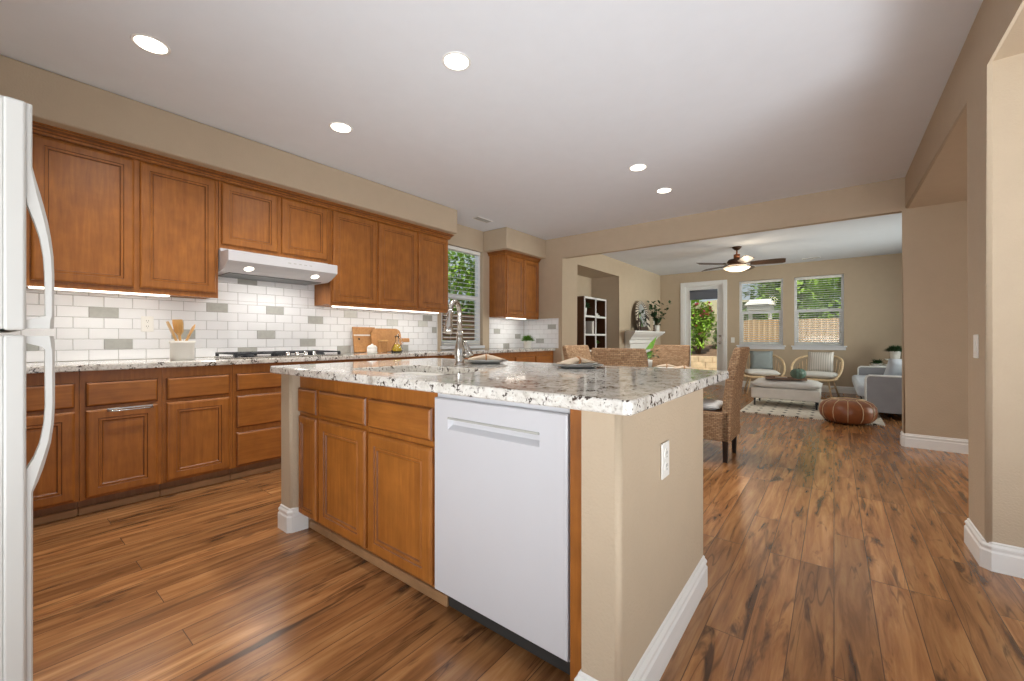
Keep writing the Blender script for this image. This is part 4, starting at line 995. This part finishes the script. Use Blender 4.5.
# ================================================================== FIREPLACE
t = thing('fireplace_mantel', 'white fireplace mantel with a wide crown shelf on the left family room wall', 'fireplace', (LW, 8.78, 0))
b = B(); prof = [(0.001, 1.235), (0.34, 1.235), (0.34, 1.205), (0.32, 1.195), (0.30, 1.165), (0.22, 1.10), (0.20, 1.06), (0.16, 1.04), (0.16, 0.98), (0.14, 0.96), (0.001, 0.96)]
b.loft([[(p[0], s_*(0.60+0.9*p[0]), p[1]) for p in prof] for s_ in (-1, 1)]); fixn(b.build('mantel_shelf', 'trim', t))
b = B()
b.box(0.001, 0.12, -0.60, 0.60, 0.56, 0.96, 0, 0.004)
for s_ in (-1, 1):
    b.box(0.001, 0.12, s_*0.60-(0.17 if s_ > 0 else 0), s_*0.60+(0.17 if s_ < 0 else 0), 0.02, 0.56, 0, 0.004)
    b.box(0.001, 0.135, s_*0.60-(0.18 if s_ > 0 else 0.01), s_*0.60+(0.18 if s_ < 0 else 0.01), 0.0, 0.14, 0, 0.004)
b.build('surround', 'trim', t)
b = B(); b.box(0.001, 0.03, -0.43, 0.43, 0.0, 0.56); b.build('firebox', 'dark', t)
# arched mirror with segmented frame
t = thing('arched_mirror', 'arched mirror with a frame of alternating dark and bone bands on the mantel', 'mirror', (LW+0.15, 8.86, 1.236)); t.rotation_euler = (0, -0.14, 0)
wi, hi, fw = 0.22, 0.43, 0.155
def arch(r, zc, n=14, z0=0.0):
    return [(r, z0), (r, zc*0.5)]+[(r*math.cos(PI*i/n), zc+r*1.0*math.sin(PI*i/n)) for i in range(n+1)]+[(-r, zc*0.5), (-r, z0)]
inner = arch(wi, 0.38, 16, 0.09); outer = arch(wi+fw*0.95, 0.30, 16, 0.0)
outer = [(y, z) for y, z in outer]
def dens(P, k):
    Q = []
    for i in range(len(P)-1):
        for j in range(k): f = j/k; Q.append((P[i][0]*(1-f)+P[i+1][0]*f, P[i][1]*(1-f)+P[i+1][1]*f))
    return Q+[P[-1]]
I2, O2 = dens(inner, 2), dens(outer, 2)
b = B(); b.prism([(0.012, y, z) for y, z in inner], (0.004, 0, 0)); b.build('glass', 'mirror', t)
b = B()
for i in range(len(I2)-1):
    q = [I2[i], I2[i+1], O2[i+1], O2[i]]
    b.loft([[(0.001, y, z) for y, z in q], [(0.026, y, z) for y, z in q]], i % 2)
b.box(0.001, 0.026, -wi, wi, 0.0, 0.09, 1)
fixn(b.build('frame', ['bone', 'horn'], t))
for k, (y, h) in enumerate(((8.30, 0.26), (8.42, 0.15), (9.24, 0.14))):
    t = thing('candlestick', ('tall dark candlestick at the left end of the mantel', 'short dark candlestick at the left foot of the arched mirror', 'short dark candlestick at the right foot of the arched mirror')[k], 'candlestick', (LW+0.24, y, 1.2355), 0, 'dark candlesticks on the mantel')
    b = B(); b.lathe([(0, 0), (0.04, 0), (0.042, 0.008), (0.015, 0.02), (0.011, h*0.4), (0.02, h*0.5), (0.011, h*0.6), (0.012, h*0.9), (0.026, h*0.94), (0.026, h), (0, h)], seg=16); b.build('stem', 'horn', t)
    b = B(); b.tube([(0, 0, h), (0, 0, h+0.09)], 0.010, 10); b.build('candle', 'ceramic' if k == 2 else 'horn', t)
t = thing('potted_plant', 'dark leafy plant in a white cup at the right end of the mantel', 'plant', (LW+0.24, 9.42, 1.2355))
b = B(); b.lathe([(0, 0), (0.055, 0), (0.06, 0.01), (0.065, 0.14), (0.058, 0.14), (0.055, 0.11), (0, 0.11)], seg=22); b.build('pot', 'ceramic', t)
b = B(); b2 = B(); rm = random.Random(12)
for i in range(11):
    a = rm.random()*2*PI; sp = rm.uniform(0.05, 0.26); h = rm.uniform(0.12, 0.36)
    tip = Vector((max(math.cos(a)*sp, -0.09), math.sin(a)*sp, 0.11+h)); b2.tube([(0, 0, 0.11), tip*0.5+Vector((0, 0, 0.09)), tip], 0.003, 5)
    for j in range(16):
        q = tip*(0.35+0.65*j/8)+Vector((0, 0, 0.05*(1-j/8)))
        b.leaf(q, (rm.uniform(-1, 1), rm.uniform(-1, 1), rm.uniform(-0.4, 0.8)), rm.uniform(0.08, 0.13), 0.065, 0, 0.3)
b.build('foliage', 'leafd', t); b2.build('stem', 'bark', t)

# ================================================================== FAMILY ROOM FURNITURE
b = B(); b.box(-1.10, 0.50, 6.82, 9.0, 0.001, 0.012, 0, 0.004)
for i in range(70):
    x = -1.09+i*1.58/69; b.tube([(x, 6.825, 0.006), (x+rg.uniform(-.006, .006), 6.775, 0.003)], 0.0035, 4)
tag(b.build('area_rug', 'rug'), 'cream area rug with small dark diamonds under the bench and leather pouf', 'rug')

t = thing('ottoman_bench', 'long low oatmeal upholstered bench with a tufted top on the cream rug', 'bench', (-0.605, 7.90, 0.012))
b = B(); b.box(-0.445, 0.445, -0.325, 0.325, 0.118, 0.285, 0, 0.02, 3); b.build('base', 'linen', t)
b = B(); b.pillow((0, 0, 0.345), 0.94, 0.68, 0.16, up=(0, 1, 0), pinch=0.03, pw=0.28, n=14); fixn(b.build('seat_cushion', 'cush', t))
for x in (-0.40, 0.40):
    for y in (-0.28, 0.28): b = B(); b.tube([(x, y, 0.0), (x, y, 0.12)], [0.012, 0.015], 10); b.build('leg', 'black', t)
t = thing('serving_tray', 'brown wooden tray on top of the oatmeal bench', 'tray', (-0.60, 7.72, 0.438), 0.12)
b = B(); b.box(-0.27, 0.27, -0.12, 0.12, 0.0, 0.012, 0, 0.003)
for q in ((-0.27, 0.27, -0.12, -0.108), (-0.27, 0.27, 0.108, 0.12), (-0.27, -0.258, -0.108, 0.108), (0.258, 0.27, -0.108, 0.108)): b.box(*q, 0.012, 0.032, 0, 0.002)
b.build('body', 'tray', t)
t = thing('glazed_gourd', 'round green ribbed gourd on the wooden tray', 'gourd', (-0.43, 7.66, 0.4505))
b = B(); rings = []
for i in range(13):
    th = PI*i/12; ring = []
    for j in range(64):
        a = 2*PI*j/64; rib = 1-0.13*abs(math.cos(a*4.5))**6
        ring.append((0.105*max(math.sin(th), 0.03)*rib*math.cos(a), 0.105*max(math.sin(th), 0.03)*rib*math.sin(a), 0.088-0.088*math.cos(th)-(0.02*math.exp(-(math.sin(th)/0.3)**2) if th > 1.5 else 0)))
    rings.append(ring)
b.loft(rings, smooth=True); b.build('body', 'gourd', t)
b = B(); b.tube([(0, 0, 0.15), (0.004, 0.0, 0.165), (0.012, 0, 0.175)], [0.014, 0.010, 0.008], 8); b.build('stem', 'bark', t)
t = thing('book', 'pale closed book lying at the back of the wooden tray', 'book', (-0.66, 7.745, 0.4505), 0.1)
b = B(); b.box(-0.08, 0.08, -0.06, 0.06, 0, 0.028, 0, 0.002); b.build('cover', 'lightwood', t)
b = B(); b.box(-0.078, 0.082, -0.061, 0.061, 0.004, 0.024); b.build('pages', 'book', t)

# leather pouf
t = thing('leather_pouf', 'round cognac leather pouf with cream stitching on the rug corner', 'pouf', (0.135, 6.80, 0.012))
prof = [(0, 0.0), (0.18, 0.0), (0.245, 0.025), (0.285, 0.08), (0.295, 0.145), (0.284, 0.205), (0.248, 0.252), (0.185, 0.282), (0.09, 0.290), (0, 0.290)]
b = B(); rings = []
for r, z in prof:
    rings.append([(max(r, 1e-3)*math.cos(2*PI*i/72)*(1-0.02*abs(math.cos(2*PI*i/72*6))**8), max(r, 1e-3)*math.sin(2*PI*i/72)*(1-0.02*abs(math.cos(2*PI*i/72*6))**8), z) for i in range(72)])
b.loft(rings, smooth=True); b.build('cushion', 'leather', t)
b = B()
for k in range(12):
    a = 2*PI*k/12
    b.tube([((r*0.985+0.002)*math.cos(a), (r*0.985+0.002)*math.sin(a), z) for r, z in prof[2:8]], 0.004, 5)
    for s_ in (0,):
        arc = []
        for j in range(9):
            f_ = j/8; aa = a+2*PI/12*f_; lift = math.sin(PI*f_)
            rr_ = 0.185-0.065*lift; zz = 0.282+0.007*lift
            arc.append((rr_*math.cos(aa), rr_*math.sin(aa), zz+0.003))
        b.tube(arc, 0.004, 5)
b.build('stitching', 'stitch', t)

# rattan armchairs
def rattan_chair(label, loc, rz, pil):
    """local: sits facing -y (toward the camera)"""
    t = thing('rattan_armchair', label, 'armchair', loc, rz, 'rattan armchairs under the far windows')
    def sm(P, k=6):
        P = [Vector(p) for p in P]; Q = []
        for i in range(len(P)-1):
            p0, p1, p2, p3 = P[max(i-1, 0)], P[i], P[i+1], P[min(i+2, len(P)-1)]
            for j in range(k):
                u = j/k; Q.append(0.5*((2*p1)+(p2-p0)*u+(2*p0-5*p1+4*p2-p3)*u*u+(3*p1-p0-3*p2+p3)*u**3))
        return Q+[P[-1]]
    b = B()
    for s_ in (-1, 1):
        b.tube(sm([(0, 0.30, 0.745), (s_*0.20, 0.27, 0.74), (s_*0.33, 0.12, 0.69), (s_*0.375, -0.05, 0.60), (s_*0.375, -0.16, 0.48), (s_*0.33, -0.24, 0.375), (s_*0.26, -0.28, 0.33), (0, -0.30, 0.325)]), 0.020, 8)
    b.build('hoop_arm', 'rattan', t)
    b = B(); ring = [(0.29*math.cos(2*PI*i/28), 0.27*math.sin(2*PI*i/28), 0.335) for i in range(28)]; b.tube(ring, 0.014, 8, closed=True)
    for i in range(-3, 4): b.tube([(i*0.075, -0.24, 0.335), (i*0.075, 0.24, 0.335)], 0.006, 6)
    b.build('seat_frame', 'rattan', t)
    b = B()
    for i in range(-6, 7):
        a = i*0.26; x, y = 0.29*math.sin(a), 0.27*math.cos(a)
        x2 = 0.345*math.sin(a*0.98); y2 = 0.31*math.cos(a*0.75); z2 = 0.755-0.20*(abs(i)/6)**1.6
        b.tube([(x, y, 0.335), ((x+x2)/2*1.03, (y+y2)/2*1.05, (0.335+z2)/2), (x2, y2, z2-0.01)], 0.0065, 6)
    b.build('back_spindle', 'rattan', t)
    for s_ in (-1, 1):
        b = B(); b.tube([(s_*0.20, -0.20, 0.33), (s_*0.27, -0.27, 0.0)], 0.014, 8); b.build('leg', 'rattan', t)
        b = B(); b.tube([(s_*0.18, 0.20, 0.33), (s_*0.26, 0.28, 0.0)], 0.014, 8); b.build('leg', 'rattan', t)
        b = B(); b.tube([(s_*0.235, -0.235, 0.17), (s_*0.22, 0.24, 0.17)], 0.009, 7); b.build('stretcher', 'rattan', t)
    b = B(); b.pillow((0, -0.03, 0.405), 0.58, 0.54, 0.13, up=(0, 1, 0), pinch=0.02, pw=0.25, n=12); fixn(b.build('seat_cushion', 'cush', t))
    return t
rattan_chair('rattan armchair under the window next to the garden door', (-1.15, 9.55, 0), 0.25, 0)
rattan_chair('rattan armchair under the rightmost window, behind the bench', (-0.24, 9.55, 0), -0.2, 0)
def throw_pillow(label, loc, rz, mat, w=0.40, h=0.38, lean=0.22):
    t = thing('throw_pillow', label, 'pillow', loc, rz)
    b = B(); b.pillow((0, 0, h/2*0.98), w, h, 0.13, up=(0, math.sin(lean), math.cos(lean)), pinch=0.08, pw=0.4, n=10); fixn(b.build('cover', mat, t))
    return t
throw_pillow('plain slate grey throw pillow on the armchair next to the garden door', (-1.15, 9.60, 0.455), 0.2, 'greypil')
throw_pillow('striped grey and cream throw pillow on the armchair behind the bench', (-0.20, 9.60, 0.455), -0.15, 'stripepil')

# sofa facing -x, cut by the wall at right
t = thing('sofa', 'light grey sofa with white piping, half hidden by the right wall', 'sofa', (0.34, 8.55, 0))
L2 = 1.19
def armb(y0, y1):
    b = B(); pts = [(0, 0.09), (0, 0.53), (0.012, 0.558), (0.04, 0.575), (1.05, 0.575), (1.05, 0.09)]
    b.prism([(x, y0, z) for x, z in pts], (0, y1-y0, 0)); o = b.build('armrest', 'sofa', t)
    b = B()
    for yy in (y0, y1): b.tube([(0.0, yy, 0.09), (0.0, yy, 0.53), (0.012, yy, 0.558), (0.04, yy, 0.575), (1.05, yy, 0.575)], 0.009, 6)
    b.build('piping', 'piping', o)
armb(-L2, -L2+0.13); armb(L2-0.13, L2)
b = B(); b.box(0.02, 1.04, -L2+0.13, L2-0.13, 0.09, 0.27, 0, 0.02, 2); b.build('base', 'sofa', t)
b = B(); b.box(0.86, 1.06, -L2+0.13, L2-0.13, 0.27, 0.60, 0, 0.04, 3); b.build('backrest', 'sofa', t)
for y0, y1 in ((-L2+0.14, -0.01), (0.01, L2-0.14)):
    b = B(); b.box(-0.09, 0.86, y0, y1, 0.272, 0.43, 0, 0.05, 4); b.build('seat_cushion', 'sofac', t)
for y0, y1 in ((-L2+0.14, -0.01), (0.01, L2-0.14)):
    b = B(); b.box(0.72, 0.86, y0+0.01, y1-0.01, 0.43, 0.70, 0, 0.05, 4); b.build('back_cushion', 'sofac', t)
for x in (0.05, 0.83):
    for y in (-L2+0.06, L2-0.06): b = B(); b.lathe([(0, 0), (0.018, 0), (0.024, 0.09), (0, 0.09)], (x, y, 0), 12); b.build('leg', 'espresso', t)
t2 = thing('throw_pillow', 'pale blue grey throw pillow against the near sofa arm', 'pillow', (0.74, 7.72, 0.435), 0)
b = B(); b.pillow((0.0, 0.0, 0.19), 0.40, 0.38, 0.15, up=(0.25, -0.25, 1), across=(0.95, 0.25, 0), pinch=0.08, pw=0.4, n=10); fixn(b.build('cover', 'sofac', t2))

# tiered side table behind the far sofa arm
t = thing('side_table', 'white tiered side table in the far corner behind the sofa', 'side table', (0.74, 10.08, 0))
b = B(); b.box(-0.22, 0.26, -0.2, 0.2, 0.565, 0.585, 0, 0.004); b.build('tabletop', 'trim', t)
b = B(); b.box(0.0, 0.26, -0.14, 0.2, 0.685, 0.703, 0, 0.004); b.build('upper_tier', 'trim', t)
b = B(); b.box(0.16, 0.20, -0.02, 0.02, 0.585, 0.685); b.build('post', 'espresso', t)
for x in (-0.20, 0.23):
    for y in (-0.18, 0.17): b = B(); b.tube([(x, y, 0), (x, y, 0.566)], 0.012, 8); b.build('leg', 'espresso', t)
rg3 = random.Random(21)
grass_pot('bushy plant in a white pot on the upper tier of the far side table', (0.87, 10.12, 0.703), 1.3, rg3, ('leafd',), n=190)
t = thing('succulent', 'low dark succulent in a shallow white bowl on the far side table', 'plant', (0.62, 10.04, 0.585))
b = B(); b.lathe([(0, 0), (0.05, 0), (0.085, 0.03), (0.088, 0.034), (0.08, 0.034), (0, 0.025)], seg=22); b.build('bowl', 'ceramic', t)
b = B()
for i in range(90):
    a = rg3.random()*2*PI; e = rg3.uniform(0.1, 1.4); r0 = rg3.random()*0.05
    b.leaf((math.cos(a)*r0, math.sin(a)*r0, 0.028), (math.cos(a)*math.cos(e), math.sin(a)*math.cos(e), math.sin(e)), rg3.uniform(0.06, 0.115), 0.028, 0, 0.6)
b.build('foliage', 'leafd', t)
book('white book lying on the far side table beside the succulent', (0.80, 9.97, 0.585), (0.17, 0.13, 0.03), 0.1, None)

# ================================================================== GARDEN
b = B(); b.poly([(-14, 10.56, -0.06), (14, 10.56, -0.06), (14, 30, -0.06), (-14, 30, -0.06)]); b.poly([(-14, -3, -0.06), (KW-0.16, -3, -0.06), (KW-0.16, 10.56, -0.06), (-14, 10.56, -0.06)])
struct(b, 'ground', 'patio')
b = B()
rows = 3
for r in range(rows):
    for i in range(22):
        x = -7.0+i*0.4+(0.2 if r % 2 else 0); b.box(x+0.004, x+0.396, 14.0, 14.25, -0.06+r*0.19+0.003, -0.06+(r+1)*0.19, 0, 0.012)
tag(b.build('garden_wall', 'stone'), 'low tan block retaining wall seen through the glazed garden door', 'wall')
b = B(); b.loft([[(-7, 14.27, 0.45), (-2.85, 14.27, 0.45), (-2.85, 16.5, 0.85), (-7, 16.5, 0.85)], [(-7, 14.27, -0.06), (-2.85, 14.27, -0.06), (-2.85, 16.5, -0.06), (-7, 16.5, -0.06)]]); tag(fixn(b.build('planting_bed', 'soil')), 'brown soil bed above the tan block wall', 'soil')
def bush(name, label, cat, loc, rad, n, size, mat, seed, flowers=0, trunk=True, grp=None):
    rb = random.Random(seed); t = thing(name, label, cat, loc, 0, grp)
    b = B(); bs = B(); bf = B()
    rx, ry, rz_ = rad
    blobs = [(Vector((rb.uniform(-.6, .6)*rx, rb.uniform(-.6, .6)*ry, rz_*(0.35+0.65*i/8*1.2))), rb.uniform(0.35, 0.6)) for i in range(9)]
    for c_, k in blobs: bs.tube([(0, 0, 0), c_*0.5+Vector((0, 0, 0.05)), c_], [0.04, 0.025, 0.01], 6)
    for i in range(n):
        c_, k = rb.choice(blobs); d = Vector((rb.gauss(0, 1), rb.gauss(0, 1), rb.gauss(0, 1))).normalized(); q = rb.random()**0.4
        p = c_+Vector((d.x*rx*k*q, d.y*ry*k*q, d.z*rz_*k*q*0.7))
        b.leaf(p, d+Vector((rb.uniform(-.8, .8), rb.uniform(-.8, .8), rb.uniform(-.5, .5))), size*rb.uniform(0.7, 1.4), size*rb.uniform(0.45, 0.75), 0, 0.3)
        if flowers and i < flowers:
            p2 = c_+Vector((d.x*rx*k*1.05, -abs(d.y)*ry*k*1.05, abs(d.z)*rz_*k*0.75))
            for _ in range(3): bf.leaf(p2, (rb.uniform(-1, 1), rb.uniform(-1, 1), rb.uniform(-.3, 1)), size*0.9, size*0.7, 0, 0.4)
    b.build('foliage', mat, t); bs.build('branches', 'bark', t)
    if flowers: bf.build('flowers', 'flower', t)
    else: bf.bm.free()
    return t
bush('flowering_bush', 'big bright green bush with pink blossoms above the low block wall', 'bush', (-3.62, 14.95, 0.5), (0.52, 0.45, 1.45), 2800, 0.12, 'leafy', 31, 60)
bush('garden_bush', 'smaller green bush right of the flowering bush, by the door handle side', 'bush', (-3.0, 15.9, 0.6), (0.4, 0.35, 0.8), 1100, 0.11, 'leafm', 32)
b = B(); b.loft([[(-9, 22, -0.1), (-9, 22, 1.9), (-9, 23, 2.6)], [(-4.2, 22, -0.1), (-4.2, 22, 2.3), (-4.2, 23, 3.1)], [(2, 22, -0.1), (2, 22, 1.6), (2, 23, 2.0)]], closed=False); b.build('hillside', 'purple_hill', kind='structure')
# tan fence behind the two far windows
b = B()
for i in range(46):
    x = -2.75+i*0.14; b.box(x+0.003, x+0.137, 15.0, 15.02, -0.06, 1.66+0.02*math.sin(i*1.7), 0)
for z in (0.3, 1.3): b.box(-2.75, 3.6, 15.02, 15.06, z, z+0.09)
tag(b.build('garden_fence', 'fence'), 'sunlit tan board fence seen through the two far windows', 'fence')
b = B()
for k in range(18): b.box(-6.3, -6.28, 2.5, 10.4, -0.06+k*0.092, -0.06+k*0.092+0.086)
for y in (3.0, 5.0, 7.0, 9.0): b.box(-6.42, -6.3, y, y+0.09, -0.06, 1.62)
tag(b.build('garden_fence', 'fencek'), 'brown horizontal fence seen through the kitchen window', 'fence')
bush('garden_tree', 'bright green leafy tree beyond the fence in the window next to the door', 'tree', (-1.5, 18.6, 0), (1.35, 0.7, 3.7), 3000, 0.24, 'leafy', 41, grp='trees beyond the far windows')
bush('garden_tree', 'bright green leafy tree beyond the fence in the rightmost far window', 'tree', (0.55, 17.2, 0), (1.2, 0.7, 3.3), 3000, 0.21, 'leafy', 42, grp='trees beyond the far windows')
bush('garden_tree', 'darker green tree far behind, between the two window trees', 'tree', (-0.6, 21.0, 0), (3.4, 0.9, 4.0), 4500, 0.32, 'leafm', 43, grp='trees beyond the far windows')
bush('garden_tree', 'yellow-green leafy tree beyond the kitchen window, left half', 'tree', (-7.4, 6.6, 0), (1.0, 1.2, 2.7), 2600, 0.17, 'leafy', 44, grp='trees beyond the kitchen window')
bush('garden_tree', 'mid green leafy tree beyond the kitchen window, right half', 'tree', (-7.8, 8.6, 0), (1.0, 1.3, 2.8), 2600, 0.17, 'leafm', 45, grp='trees beyond the kitchen window')
t = thing('patio_cover', 'white patio cover of the house behind, seen through the window next to the door', 'patio cover', (-2.0, 16.4, 0))
b = B(); b.box(-0.36, 0.36, -0.3, 0.5, 2.02, 2.2, 0, 0.02); b.build('beam', 'stucco', t)
b = B(); b.loft([[(-0.42, -0.4, 2.22), (0.42, -0.4, 2.22), (0.42, 0.6, 2.22), (-0.42, 0.6, 2.22)], [(-0.3, 0.0, 2.42), (0.3, 0.0, 2.42), (0.3, 0.3, 2.42), (-0.3, 0.3, 2.42)]]); b.build('roof', 'stucco', t)
for x in (-0.29, 0.29): b = B(); b.box(x-0.05, x+0.05, -0.1, 0.1, -0.06, 2.02, 0, 0.01); b.build('post', 'stucco', t)
